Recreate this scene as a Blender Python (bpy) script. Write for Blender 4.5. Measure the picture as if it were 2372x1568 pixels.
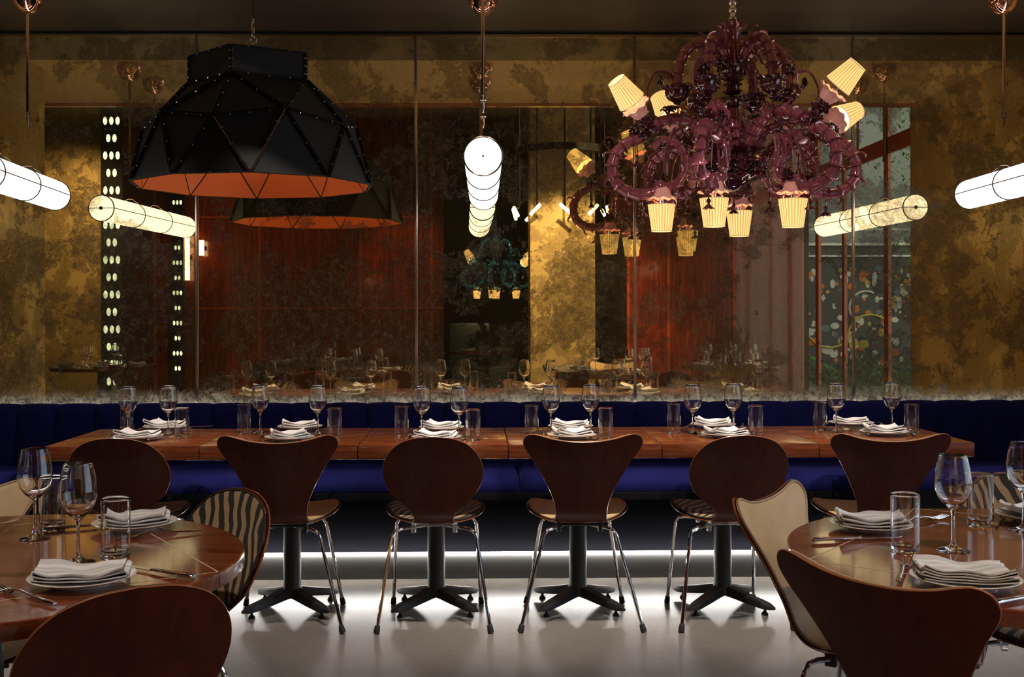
import bpy, bmesh, math, random
from mathutils import Vector, Matrix
PI = math.pi
C = bpy.context.scene.collection
scene = bpy.context.scene
for o in list(bpy.data.objects):
    bpy.data.objects.remove(o)

# ------------------------------------------------------------------ camera
W, H = 2372.0, 1568.0
FPX = 2600.0                      # focal length in pixels of the 2372 px wide frame
CAMZ = 1.29
YAW = math.radians(0.9)
ROLL = math.radians(0.15)
cam_data = bpy.data.cameras.new('camera')
cam_data.sensor_width = 36.0
cam_data.lens = FPX / W * 36.0
cam_data.shift_x = (W / 2 - (1100 + FPX * math.tan(YAW))) / W
cam_data.shift_y = -(784 - 722) / W
cam_data.clip_start = 0.02
cam = bpy.data.objects.new('camera', cam_data)
C.objects.link(cam)
CM = Matrix.Rotation(-YAW, 4, 'Z') @ Matrix.Rotation(PI / 2, 4, 'X') @ Matrix.Rotation(-ROLL, 4, 'Z')
cam.matrix_world = Matrix.Translation((0, 0, CAMZ)) @ CM
scene.camera = cam
PX0 = W / 2 - cam_data.shift_x * W
PY0 = H / 2 + cam_data.shift_y * W


def ray(x, y):
    d = Vector(((x - PX0) / FPX, -(y - (H / 2 + cam_data.shift_y * W)) / FPX, -1.0))
    return CM.to_3x3() @ d


# shift_y < 0 moves the view down, so the optical axis sits above the frame centre
PYC = H / 2 + cam_data.shift_y * W


def at(x, y, Y):
    d = ray(x, y)
    k = Y / d.y
    return Vector((d.x * k, Y, CAMZ + d.z * k))


def on(x, y, z):
    d = ray(x, y)
    k = (z - CAMZ) / d.z
    return Vector((d.x * k, d.y * k, z))


# ------------------------------------------------------------------ world, exposure, general lights
scene.view_settings.view_transform = 'Standard'
scene.view_settings.look = 'None'
scene.view_settings.gamma = 1.0
scene.view_settings.use_curve_mapping = False
scene.view_settings.exposure = 0.5
world = bpy.data.worlds.new('world')
scene.world = world
world.use_nodes = True
world.node_tree.nodes['Background'].inputs[0].default_value = (0.55, 0.68, 0.85, 1)
world.node_tree.nodes['Background'].inputs[1].default_value = 1.7


def spot(name, loc, target, energy, size_deg, blend=0.6, col=(1, .86, .70), radius=.05):
    l = bpy.data.lights.new(name, 'SPOT')
    l.energy = energy
    l.spot_size = math.radians(size_deg)
    l.spot_blend = blend
    l.color = col
    l.shadow_soft_size = radius
    o = bpy.data.objects.new(name, l)
    o.location = loc
    o.rotation_euler = (Vector(target) - Vector(loc)).to_track_quat('-Z', 'Y').to_euler()
    C.objects.link(o)
    return o


# unseen spots added for overhead light in the tall part of the room, in front of the booth's lower ceiling
for i, x in enumerate((-2.0, -.25, .7, 1.75)):
    spot('unseen_spot', (x, 3.3, 3.95), (x, 4.95, .75), 260, 42, .7, (1, .88, .76), .04)
for x in (-1.1, 1.3):
    spot('unseen_spot', (x - .1, 1.2, 4.0), (x, 2.45, .75), 150, 40, .7, (1, .86, .72), .04)
for x in (-3.2, .2, 3.0):
    spot('unseen_spot', (x, -1.2, 4.1), (x, .4, .75), 60, 60, .7, (1, .84, .66), .05)
spot('unseen_spot', (.3, 2.2, 3.9), (1.2, 5.2, 2.15), 110, 26, .6, (1, .86, .74), .03)  # added to brighten the plum chandelier
spot('unseen_spot', (-1.0, 2.0, 3.9), (-1.03, 5.2, 2.6), 110, 13, .6, (1, .9, .82), .03)  # added to brighten the dome's collar
spot('unseen_spot', (-.3, -1.0, 3.9), (.33, -3.4, 1.9), 300, 30, .6, (1, .9, .8), .03)  # added to brighten the teal chandelier
spot('unseen_wall_spot', (-2.6, -.2, 4.2), (-2.9, -2.5, 1.8), 70, 60, .8, (1, .72, .5), .05)  # unseen lamp that brightens the left red wall
spot('unseen_wall_spot', (-.6, -.2, 4.2), (-.95, -2.5, 1.95), 150, 26, .8, (1, .72, .5), .05)  # unseen spot added for a hot patch on the left red wall
spot('unseen_wall_spot', (2.4, 3.0, 4.2), (2.7, .6, 1.7), 60, 60, .8, (1, .72, .5), .05)  # unseen lamp that brightens the right red wall
spot('unseen_gold_spot', (.9, 2.6, 3.4), (.95, .55, 1.0), 340, 56, .7, (1, .8, .55), .05)  # unseen lamp that brightens the gold pillar
spot('unseen_gold_spot', (-4.2, 3.0, 3.4), (-4.4, .3, 1.8), 150, 50, .7, (1, .8, .55), .05)  # unseen lamp that brightens the left gold wall


# ------------------------------------------------------------------ materials
def new_mat(name):
    m = bpy.data.materials.new(name)
    m.use_nodes = True
    nt = m.node_tree
    b = nt.nodes['Principled BSDF']
    return m, nt, b


def P(name, col, rough=.5, metal=0., coat=0., sheen=0., trans=0., ior=1.45, spec=.5, emit=None, es=0., cr=.05):
    m, nt, b = new_mat(name)
    b.inputs['Base Color'].default_value = (*col, 1)
    b.inputs['Roughness'].default_value = rough
    b.inputs['Metallic'].default_value = metal
    b.inputs['Coat Weight'].default_value = coat
    b.inputs['Coat Roughness'].default_value = cr
    b.inputs['Sheen Weight'].default_value = sheen
    b.inputs['Transmission Weight'].default_value = trans
    b.inputs['IOR'].default_value = ior
    b.inputs['Specular IOR Level'].default_value = spec
    if emit:
        b.inputs['Emission Color'].default_value = (*emit, 1)
        b.inputs['Emission Strength'].default_value = es
    return m


def N(nt, t, **kw):
    n = nt.nodes.new(t)
    for k, v in kw.items():
        setattr(n, k, v)
    return n


def ramp(nt, fac, stops, interp='LINEAR'):
    r = N(nt, 'ShaderNodeValToRGB')
    r.color_ramp.interpolation = interp
    els = r.color_ramp.elements
    while len(els) < len(stops):
        els.new(.5)
    for e, (p, c) in zip(els, stops):
        e.position = p
        e.color = (*c, 1) if len(c) == 3 else c
    nt.links.new(fac, r.inputs[0])
    return r.outputs[0]


def coords(nt, scale=(1, 1, 1), rot=(0, 0, 0)):
    tc = N(nt, 'ShaderNodeTexCoord')
    mp = N(nt, 'ShaderNodeMapping')
    mp.inputs['Scale'].default_value = scale
    mp.inputs['Rotation'].default_value = rot
    nt.links.new(tc.outputs['Object'], mp.inputs[0])
    return mp.outputs[0]


def noise(nt, vec, scale, detail=4, rough=.55, dist=0.):
    n = N(nt, 'ShaderNodeTexNoise')
    n.inputs['Scale'].default_value = scale
    n.inputs['Detail'].default_value = detail
    n.inputs['Roughness'].default_value = rough
    n.inputs['Distortion'].default_value = dist
    nt.links.new(vec, n.inputs['Vector'])
    return n.outputs['Fac']


def math_(nt, op, a, b=None):
    n = N(nt, 'ShaderNodeMath', operation=op)
    for i, v in enumerate((a, b)):
        if v is None:
            continue
        if isinstance(v, (int, float)):
            n.inputs[i].default_value = v
        else:
            nt.links.new(v, n.inputs[i])
    return n.outputs[0]


def bump(nt, b, h, strength=.2, dist=.01):
    n = N(nt, 'ShaderNodeBump')
    n.inputs['Strength'].default_value = strength
    n.inputs['Distance'].default_value = dist
    nt.links.new(h, n.inputs['Height'])
    nt.links.new(n.outputs[0], b.inputs['Normal'])


def wood(name, c0, c1, c2, scale, rough=.2, coat=.5, spec=.5):
    m, nt, b = new_mat(name)
    v = coords(nt, scale)
    f = noise(nt, v, 3.2, 8, .62, .8)
    v2 = coords(nt, (scale[0] * .25, scale[1] * .25, scale[2] * .25))
    g = noise(nt, v2, 2.0, 3)
    f2 = math_(nt, 'ADD', math_(nt, 'MULTIPLY', f, .72), math_(nt, 'MULTIPLY', g, .32))
    nt.links.new(ramp(nt, f2, [(.36, c0), (.52, c1), (.68, c2)]), b.inputs['Base Color'])
    b.inputs['Roughness'].default_value = rough
    b.inputs['Coat Weight'].default_value = coat
    b.inputs['Coat Roughness'].default_value = .07
    b.inputs['Specular IOR Level'].default_value = spec
    r = math_(nt, 'ADD', math_(nt, 'MULTIPLY', f, .25), rough - .08)
    nt.links.new(r, b.inputs['Roughness'])
    bump(nt, b, f, .12, .002)
    return m


M = {}
M['top_wood'] = wood('mahogany_top', (.075, .014, .005), (.19, .040, .012), (.30, .080, .026), (1.2, 9, 9), .15, .9, .4)
M['long_wood'] = wood('mahogany_long_top', (.075, .016, .006), (.17, .042, .014), (.27, .078, .026), (1.1, 10, 10), .2, .4, .4)
M['shell_wood'] = wood('walnut_shell', (.052, .006, .002), (.082, .0095, .0025), (.115, .016, .004), (6, 6, 1.2), .36, .08, .3)
M['edge_wood'] = P('shell_edge_wood', (.26, .085, .03), .3, coat=.3)
M['panel_wood'] = wood('red_wood_panel', (.08, .010, .004), (.14, .018, .007), (.23, .036, .012), (14, 14, 1.1), .22, .6)
M['trim_wood'] = P('trim_red_wood', (.32, .06, .02), .25, coat=.5)
M['brass_trim'] = P('brass_line', (.8, .6, .32), .25, 1)
M['leaf_line'] = P('pale_leaf_line', (.70, .55, .36), .4)
M['chrome'] = P('chrome', (.86, .85, .84), .07, 1)
M['steel'] = P('cutlery_steel', (.80, .78, .76), .13, 1)
M['copper'] = P('polished_copper', (.93, .50, .38), .07, 1)
M['rose_chrome'] = P('rose_chrome', (.80, .60, .54), .1, 1)
M['black_metal'] = P('black_satin_metal', (.015, .015, .0155), .55, .0, spec=.22)
M['dark_bronze'] = P('dark_bronze', (.10, .07, .045), .22, 1)
M['rubber'] = P('black_rubber', (.012, .012, .012), .6)
M['black_cast'] = P('black_cast_iron', (.016, .016, .017), .45)
m, nt, b = new_mat('black_cast_iron_grain')
b.inputs['Base Color'].default_value = (.018, .018, .019, 1)
b.inputs['Roughness'].default_value = .42
bump(nt, b, noise(nt, coords(nt), 260, 2), .35, .002)
M['black_cast'] = m
M['orange'] = P('orange_paint', (.86, .25, .07), .45)
M['ceramic'] = P('white_ceramic', (.80, .75, .72), .12, coat=.5)
M['acrylic'] = P('clear_acrylic', (.9, .9, .9), .15, trans=.7)
M['glass'] = P('clear_glass', (1, 1, 1), .0, trans=1., ior=1.5)
M['beige'] = None
m, nt, b = new_mat('beige_leather')
f = noise(nt, coords(nt), 7, 5, .6)
nt.links.new(ramp(nt, f, [(.3, (.47, .29, .13)), (.6, (.60, .40, .20)), (.8, (.64, .44, .23))]), b.inputs['Base Color'])
b.inputs['Roughness'].default_value = .5
bump(nt, b, noise(nt, coords(nt), 190, 3), .12, .001)
M['beige'] = m
M['piping'] = P('beige_piping', (.44, .29, .16), .5)
M['dark_piping'] = P('dark_piping', (.03, .022, .016), .5)

m, nt, b = new_mat('zebra_hide')
v = coords(nt, (1, 1, 1), (.7, .75, 0))
w = N(nt, 'ShaderNodeTexWave', wave_type='BANDS', bands_direction='Z')
w.inputs['Scale'].default_value = 10.5
w.inputs['Distortion'].default_value = 6.5
w.inputs['Detail'].default_value = 1.4
w.inputs['Detail Scale'].default_value = .9
w.inputs['Detail Roughness'].default_value = .35
nt.links.new(v, w.inputs['Vector'])
hair = noise(nt, coords(nt, (60, 60, 300)), 3, 3)
wf = math_(nt, 'ADD', w.outputs['Fac'], math_(nt, 'MULTIPLY', math_(nt, 'SUBTRACT', hair, .5), .12))
nt.links.new(ramp(nt, wf, [(.47, (.014, .012, .011)), (.53, (.37, .24, .125))]), b.inputs['Base Color'])
b.inputs['Roughness'].default_value = .75
b.inputs['Sheen Weight'].default_value = .15
bump(nt, b, hair, .25, .001)
M['zebra'] = m

m, nt, b = new_mat('blue_velvet')
f = noise(nt, coords(nt), 9, 4)
nt.links.new(ramp(nt, f, [(.3, (.004, .005, .062)), (.7, (.007, .009, .10))]), b.inputs['Base Color'])
b.inputs['Roughness'].default_value = .85
b.inputs['Sheen Weight'].default_value = .12
b.inputs['Sheen Tint'].default_value = (.15, .15, .8, 1)
b.inputs['Specular IOR Level'].default_value = .15
bump(nt, b, noise(nt, coords(nt), 60, 3), .08, .002)
M['velvet'] = m

m, nt, b = new_mat('striped_linen')
v = coords(nt)
w = N(nt, 'ShaderNodeTexWave', wave_type='BANDS', bands_direction='Y')
w.inputs['Scale'].default_value = 11
nt.links.new(v, w.inputs['Vector'])
nt.links.new(ramp(nt, w.outputs['Fac'], [(.42, (.60, .57, .56)), (.58, (.78, .735, .70))]), b.inputs['Base Color'])
b.inputs['Roughness'].default_value = .9
b.inputs['Specular IOR Level'].default_value = .1
bump(nt, b, noise(nt, coords(nt), 500, 2), .15, .0006)
M['linen'] = m
M['white_linen'] = P('white_linen', (.84, .81, .79), .9, spec=.1)

m, nt, b = new_mat('polished_concrete')
f1 = noise(nt, coords(nt), 1.6, 6, .6)
f2 = noise(nt, coords(nt), 55, 4, .7)
ff = math_(nt, 'ADD', math_(nt, 'MULTIPLY', f1, .9), math_(nt, 'MULTIPLY', f2, .1))
nt.links.new(ramp(nt, ff, [(.3, (.18, .162, .14)), (.5, (.225, .202, .177)), (.7, (.265, .24, .212))]), b.inputs['Base Color'])
nt.links.new(math_(nt, 'ADD', math_(nt, 'MULTIPLY', f2, .08), .22), b.inputs['Roughness'])
b.inputs['Specular IOR Level'].default_value = .5
M['concrete'] = m
M['plinth'] = P('plinth_grey', (.10, .10, .10), .42)
M['ceiling'] = None
m, nt, b = new_mat('dark_lacquer_ceiling')
f1 = noise(nt, coords(nt), 1.3, 4)
nt.links.new(ramp(nt, f1, [(.3, (.045, .033, .022)), (.7, (.075, .055, .036))]), b.inputs['Base Color'])
b.inputs['Roughness'].default_value = .45
M['ceiling'] = m
M['black_trim'] = P('black_trim', (.012, .012, .012), .35)
M['dark_wall'] = P('dark_brown_wall', (.030, .020, .012), .5)
M['dark_ceiling'] = P('dark_ceiling', (.02, .015, .01), .7)
M['green_leather'] = P('dark_green_leather', (.010, .022, .018), .4)


def antique(name, mirror_col, gold_col, dark_col, cover=.5, rough=.01, veil=.08, painted_reflection=0., pale=False):
    """aged mirror: clear tinted silvering with clouds of crackled brown tarnish and a thin gold veil, plus a gold reflection painted in up high"""
    m, nt, b = new_mat(name)
    v = coords(nt, (1, 1, 1))
    big = noise(nt, v, 1.9, 5, .55, .1)
    mid = noise(nt, v, 4.6, 15, .74, .25)
    fine = noise(nt, v, 30, 12, .75, .4)
    vor = N(nt, 'ShaderNodeTexVoronoi', feature='DISTANCE_TO_EDGE')
    vor.inputs['Scale'].default_value = 26
    vv = N(nt, 'ShaderNodeVectorMath', operation='ADD')
    nz_ = N(nt, 'ShaderNodeTexNoise')
    nz_.inputs['Scale'].default_value = 11
    nz_.inputs['Detail'].default_value = 8
    nt.links.new(v, nz_.inputs['Vector'])
    sc = N(nt, 'ShaderNodeVectorMath', operation='SCALE')
    sc.inputs['Scale'].default_value = .22
    nt.links.new(nz_.outputs['Color'], sc.inputs[0])
    nt.links.new(v, vv.inputs[0])
    nt.links.new(sc.outputs[0], vv.inputs[1])
    nt.links.new(vv.outputs[0], vor.inputs['Vector'])

    def remap(val, a_, b_, c_=0., d_=1.):
        r = N(nt, 'ShaderNodeMapRange')
        for k_, q_ in (('From Min', a_), ('From Max', b_), ('To Min', c_), ('To Max', d_)):
            r.inputs[k_].default_value = q_
        nt.links.new(val, r.inputs['Value'])
        return r.outputs[0]
    s = math_(nt, 'ADD', math_(nt, 'MULTIPLY', big, .40), math_(nt, 'MULTIPLY', mid, .60))
    t0 = .5 - (cover - .5) * .25
    tarn = remap(s, t0 - .012, t0 + .035, 0, 1)
    crack = remap(vor.outputs[0], .0, .10, .55, 1)
    spk = remap(fine, .40, .56, .42, 1)
    dist_ = math_(nt, 'ABSOLUTE', math_(nt, 'SUBTRACT', s, t0 + .008))
    rim_ = math_(nt, 'MULTIPLY', remap(dist_, .014, .003), .72)
    veins = math_(nt, 'MULTIPLY', math_(nt, 'MULTIPLY', remap(vor.outputs[0], .05, .0), tarn), .55)
    tarn2 = math_(nt, 'MULTIPLY', math_(nt, 'MULTIPLY', tarn, spk), .72)
    tarn2 = math_(nt, 'MAXIMUM', math_(nt, 'MAXIMUM', tarn2, rim_), veins)
    b.inputs['Metallic'].default_value = 1
    nt.links.new(ramp(nt, mid, [(.35, mirror_col), (.7, tuple(c * .85 for c in mirror_col))]), b.inputs['Base Color'])
    b.inputs['Roughness'].default_value = rough
    b2 = N(nt, 'ShaderNodeBsdfPrincipled')
    md = tuple(a_ * .6 + c_ * .4 for a_, c_ in zip(dark_col, gold_col))
    nt.links.new(ramp(nt, math_(nt, 'MULTIPLY', fine, crack), [(.28, dark_col), (.46, md), (.62, gold_col)]), b2.inputs['Base Color'])
    b2.inputs['Roughness'].default_value = .38
    b2.inputs['Metallic'].default_value = .3
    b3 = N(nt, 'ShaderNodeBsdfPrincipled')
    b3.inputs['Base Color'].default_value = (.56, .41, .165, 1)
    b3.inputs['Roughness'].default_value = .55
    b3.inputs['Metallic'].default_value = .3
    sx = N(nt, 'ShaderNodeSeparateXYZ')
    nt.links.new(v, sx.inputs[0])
    zf = remap(sx.outputs['Z'], 2.36, 2.50, 0, painted_reflection)  # gold reflection put into the colour of the top band
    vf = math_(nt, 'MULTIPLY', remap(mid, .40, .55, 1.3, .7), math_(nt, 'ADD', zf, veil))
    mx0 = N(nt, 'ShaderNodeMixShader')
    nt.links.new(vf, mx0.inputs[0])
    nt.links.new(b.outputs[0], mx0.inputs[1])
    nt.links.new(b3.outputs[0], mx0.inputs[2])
    mx = N(nt, 'ShaderNodeMixShader')
    nt.links.new(tarn2, mx.inputs[0])
    nt.links.new(mx0.outputs[0], mx.inputs[1])
    nt.links.new(b2.outputs[0], mx.inputs[2])
    out = mx
    if pale:        # ragged corroded edge just above the banquette
        zz = math_(nt, 'ADD', sx.outputs['Z'], math_(nt, 'MULTIPLY', math_(nt, 'SUBTRACT', math_(nt, 'ADD', math_(nt, 'MULTIPLY', fine, .5), math_(nt, 'MULTIPLY', mid, .5)), .5), -.42))
        pm_ = math_(nt, 'MULTIPLY', remap(zz, .872, .775), spk)
        pl_ = N(nt, 'ShaderNodeBsdfPrincipled')
        pl_.inputs['Base Color'].default_value = (.27, .25, .19, 1)
        pl_.inputs['Roughness'].default_value = .6
        out = N(nt, 'ShaderNodeMixShader')
        nt.links.new(pm_, out.inputs[0])
        nt.links.new(mx.outputs[0], out.inputs[1])
        nt.links.new(pl_.outputs[0], out.inputs[2])
    nt.links.new(out.outputs[0], nt.nodes['Material Output'].inputs[0])
    return m


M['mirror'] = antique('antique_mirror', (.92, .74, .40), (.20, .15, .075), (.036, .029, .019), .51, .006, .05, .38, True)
M['gold_wall'] = antique('aged_gold_wall', (.80, .58, .24), (.26, .18, .07), (.05, .036, .016), .62, .45, .55)
M['gold_pillar'] = antique('aged_gold_pillar', (.80, .64, .34), (.34, .25, .10), (.09, .064, .026), .60, .45, .6)


def emitter(name, col, strength):
    m = bpy.data.materials.new(name)
    m.use_nodes = True
    nt = m.node_tree
    nt.nodes.remove(nt.nodes['Principled BSDF'])
    e = N(nt, 'ShaderNodeEmission')
    e.inputs[0].default_value = (*col, 1)
    e.inputs[1].default_value = strength
    nt.links.new(e.outputs[0], nt.nodes['Material Output'].inputs[0])
    return m


M['tube_glow'] = emitter('opal_glass_lit', (1, .95, .88), 1.6)
M['led'] = emitter('led_strip_lit', (1, .96, .90), 36)
M['cove_led'] = emitter('cove_led_lit', (1, .93, .82), 7)
M['bulb'] = emitter('bulb_lit', (1, .80, .52), 10)
M['small_tube'] = emitter('small_tube_lit', (1, .86, .62), 5)
M['dot_glow'] = emitter('screen_dot_daylight', (.72, .92, .86), 1.6)
# pleated lampshade, lit from inside
m, nt, b = new_mat('pleated_shade')
b.inputs['Base Color'].default_value = (.45, .32, .15, 1)
b.inputs['Roughness'].default_value = .8
at_ = N(nt, 'ShaderNodeAttribute', attribute_name='pleat')
nt.links.new(ramp(nt, at_.outputs['Fac'], [(0, (.50, .25, .05)), (.5, (.88, .58, .19)), (1, (1.0, .80, .38))]), b.inputs['Emission Color'])
b.inputs['Emission Strength'].default_value = .85
M['shade'] = m
M['shade_trim'] = P('shade_trim', (.62, .45, .25), .7, emit=(.8, .5, .25), es=.25)


def chand_mats(p, body, dark, pink):
    M[p + 'body'] = P(p + '_glass', body, .10, metal=.25, coat=1., spec=.9, cr=.02)
    M[p + 'dark'] = P(p + '_dark_glass', dark, .06, coat=1., spec=1., cr=.02)
    M[p + 'cup'] = P(p + '_cup_glass', pink, .2, coat=.6, emit=pink, es=.12)


chand_mats('plum', (.33, .085, .120), (.07, .008, .016), (.82, .36, .31))
chand_mats('teal', (.02, .09, .14), (.006, .03, .06), (.35, .62, .66))
M['leaf'] = P('green_leaf', (.035, .12, .03), .5)
M['mural_dark'] = P('mural_charcoal', (.05, .055, .065), .7)
M['street'] = P('street_grey', (.16, .17, .18), .8)


# ------------------------------------------------------------------ mesh helpers
class MB:
    """collects verts/faces, then builds one mesh object"""
    def __init__(s):
        s.v, s.f, s.m, s.attr = [], [], [], {}

    def add(s, verts, faces, mi=0):
        k = len(s.v)
        s.v += [tuple(p) for p in verts]
        s.f += [tuple(i + k for i in f) for f in faces]
        s.m += [mi] * len(faces)
        return s

    def box(s, x0, x1, y0, y1, z0, z1, mi=0):
        vs = [(x, y, z) for z in (z0, z1) for y in (y0, y1) for x in (x0, x1)]
        return s.add(vs, [(0, 2, 3, 1), (4, 5, 7, 6), (0, 1, 5, 4), (1, 3, 7, 5), (3, 2, 6, 7), (2, 0, 4, 6)], mi)

    def bbox(s, x0, x1, y0, y1, z0, z1, r=.004, mi=0):
        """box with chamfered edges"""
        bm = bmesh.new()
        bmesh.ops.create_cube(bm, size=1)
        for v in bm.verts:
            v.co = Vector(((x0 + x1) / 2 + v.co.x * (x1 - x0), (y0 + y1) / 2 + v.co.y * (y1 - y0), (z0 + z1) / 2 + v.co.z * (z1 - z0)))
        bmesh.ops.bevel(bm, geom=bm.edges[:], offset=r, segments=2, affect='EDGES', profile=.5)
        bm.verts.index_update()
        s.add([v.co[:] for v in bm.verts], [tuple(v.index for v in f.verts) for f in bm.faces], mi)
        bm.free()
        return s

    def lathe(s, prof, seg=32, mi=0, T=None, wave=None, support=False):
        """prof = [(r, z)], around local z; wave(i_prof, angle) -> (r factor, dz)"""
        if support:
            q_ = [prof[0]]
            for p0, p1 in zip(prof, prof[1:]):
                if math.hypot(p1[0] - p0[0], p1[1] - p0[1]) > .02:
                    q_ += [(p0[0] + (p1[0] - p0[0]) * f_, p0[1] + (p1[1] - p0[1]) * f_) for f_ in (.03, .2, .5, .8, .97)]
                q_.append(p1)
            prof = q_
        k = len(prof)
        vs = []
        for j in range(seg):
            a = 2 * PI * j / seg
            for i, (r, z) in enumerate(prof):
                rf, dz = wave(i, a) if wave else (1, 0)
                p = Vector((r * rf * math.cos(a), r * rf * math.sin(a), z + dz))
                vs.append(T @ p if T else p)
        fs = []
        for j in range(seg):
            j2 = (j + 1) % seg
            for i in range(k - 1):
                if prof[i][0] < 1e-6 and prof[i + 1][0] < 1e-6:
                    continue
                fs.append((j * k + i, j2 * k + i, j2 * k + i + 1, j * k + i + 1))
        s.add(vs, fs, mi)
        return s

    def tube(s, pts, rad, seg=8, mi=0, cap=True, flat=1.0):
        """swept circle along pts; rad number or list; flat squashes one axis"""
        pts = [Vector(p) for p in pts]
        n = len(pts)
        if not isinstance(rad, (list, tuple)):
            rad = [rad] * n
        t = [(pts[min(i + 1, n - 1)] - pts[max(i - 1, 0)]).normalized() for i in range(n)]
        up = Vector((0, 0, 1)) if abs(t[0].z) < .9 else Vector((1, 0, 0))
        nrm = (up - t[0] * up.dot(t[0])).normalized()
        vs = []
        for i in range(n):
            nrm = nrm - t[i] * nrm.dot(t[i])
            nrm.normalize()
            bi = t[i].cross(nrm)
            for j in range(seg):
                a = 2 * PI * j / seg
                vs.append(pts[i] + (bi * math.cos(a) + nrm * math.sin(a) * flat) * rad[i])
        fs = [(i * seg + j, i * seg + (j + 1) % seg, (i + 1) * seg + (j + 1) % seg, (i + 1) * seg + j) for i in range(n - 1) for j in range(seg)]
        if cap:
            fs += [tuple(range(seg - 1, -1, -1)), tuple((n - 1) * seg + j for j in range(seg))]
        return s.add(vs, fs, mi)

    def ball(s, c, r, seg=10, rings=6, mi=0, sz=1.0):
        prof = [(r * math.sin(PI * i / rings), -r * sz * math.cos(PI * i / rings)) for i in range(rings + 1)]
        return s.lathe(prof, seg, mi, Matrix.Translation(c))

    def build(s, name, mats, parent=None, smooth=True, loc=None, sharp=35, merge=True):
        me = bpy.data.meshes.new(name)
        me.from_pydata(s.v, [], s.f)
        if not isinstance(mats, (list, tuple)):
            mats = [mats]
        for m in mats:
            me.materials.append(m)
        for p, mi in zip(me.polygons, s.m):
            p.material_index = mi
        for k, vals in s.attr.items():
            a = me.attributes.new(k, 'FLOAT', 'POINT')
            a.data.foreach_set('value', vals)
        if merge:
            bm = bmesh.new()
            bm.from_mesh(me)
            bmesh.ops.remove_doubles(bm, verts=bm.verts[:], dist=1e-5)
            bmesh.ops.recalc_face_normals(bm, faces=bm.faces[:])
            bm.to_mesh(me)
            bm.free()
        if smooth:
            me.shade_smooth()
            me.set_sharp_from_angle(angle=math.radians(sharp))
        o = bpy.data.objects.new(name, me)
        C.objects.link(o)
        if parent:
            o.parent = parent
        if loc:
            o.location = loc
        return o


def thing(name, label, cat, loc=(0, 0, 0), rz=0, group=None):
    o = bpy.data.objects.new(name, None)
    o.empty_display_size = .05
    C.objects.link(o)
    o.location = loc
    o.rotation_euler = (0, 0, rz)
    tag(o, label, cat, group)
    return o


def tag(o, label, cat, group=None):
    o['label'] = label
    o['category'] = cat
    if group:
        o['group'] = group
    elif 'group' in o:
        del o['group']
    return o


def struct(o, label=None):
    o['kind'] = 'structure'
    if label:
        o['label'] = label
    return o


def dup(src, loc, rz, label, group=None, cat=None):
    r = src.copy()
    C.objects.link(r)
    r.location = loc
    r.rotation_euler = (0, 0, rz)
    tag(r, label, cat or src['category'], group)
    for ch in KIDS.get(src.name, []):
        c = ch.copy()
        C.objects.link(c)
        c.parent = r
        for g in KIDS.get(ch.name, []):
            d = g.copy()
            C.objects.link(d)
            d.parent = c
    return r


KIDS = {}


def index_kids(root):
    """remember the children of a prototype and of its parts"""
    for o in bpy.data.objects:
        if o.parent:
            KIDS.setdefault(o.parent.name, [])
            if o not in KIDS[o.parent.name]:
                KIDS[o.parent.name].append(o)


def catmull(pts, n=8, closed=False):
    pts = [Vector(p) for p in pts]
    out = []
    m = len(pts)
    rng = range(m) if closed else range(m - 1)
    for i in rng:
        p0 = pts[i - 1] if (i > 0 or closed) else pts[0] * 2 - pts[1]
        p1, p2 = pts[i], pts[(i + 1) % m]
        p3 = pts[(i + 2) % m] if (i + 2 < m or closed) else pts[-1] * 2 - pts[-2]
        for k in range(n):
            t = k / n
            out.append(.5 * ((2 * p1) + (-p0 + p2) * t + (2 * p0 - 5 * p1 + 4 * p2 - p3) * t * t + (-p0 + 3 * p1 - 3 * p2 + p3) * t ** 3))
    if not closed:
        out.append(pts[-1])
    return out


class Placer:
    """first call moves the prototype, later calls copy it"""
    def __init__(s, proto):
        s.proto, s.used = proto, False
        index_kids(proto)

    def put(s, loc, rz, label, group=None):
        if not s.used:
            s.used = True
            o = s.proto
            o.location = loc
            o.rotation_euler = (0, 0, rz)
            return tag(o, label, o['category'], group)
        return dup(s.proto, loc, rz, label, group)

# ================================================================== the room
CEIL = 2.842
WALLY = 6.25


def slab(name, x0, x1, y0, y1, z0, z1, mat):
    return struct(MB().box(x0, x1, y0, y1, z0, z1).build(name, mat, smooth=False))


slab('floor', -6, 3.62, -7, 6.4, -.05, 0, M['concrete'])
slab('wall_back', -6, 3.45, WALLY + .012, WALLY + .15, 0, 4.6, M['dark_wall'])
slab('ceiling', -6, 3.45, 5.57, WALLY + .012, CEIL, CEIL + .15, M['ceiling'])
slab('ceiling_booth', -6, 3.45, 4.15, 5.57, CEIL, CEIL + .15, P('dull_gold_ceiling', (.60, .42, .19), .6))
slab('trim_1', -6, 3.45, 4.09, 4.15, CEIL - .022, CEIL + .2, M['trim_wood'])
slab('ceiling_tall', -6, 3.75, -7, 4.09, 4.35, 4.5, M['dark_ceiling'])
slab('wall_above_booth', -6, 3.45, 4.10, 4.2, CEIL + .2, 4.5, M['dark_wall'])
slab('trim_2', -6, 3.45, WALLY - .03, WALLY + .012, CEIL - .014, CEIL, M['black_trim'])
slab('wall_left', -6.1, -6, -7, 6.4, 0, 4.6, M['dark_wall'])
slab('wall_front', -6, 3.62, -7.1, -7, 0, 4.6, M['dark_wall'])
# returns at both ends of the booth
slab('wall_booth_left', -2.84, -2.74, 5.30, WALLY, 0, CEIL, M['gold_wall'])
slab('wall_booth_right', 3.30, 3.42, 4.05, WALLY, 0, CEIL, M['gold_wall'])
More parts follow.
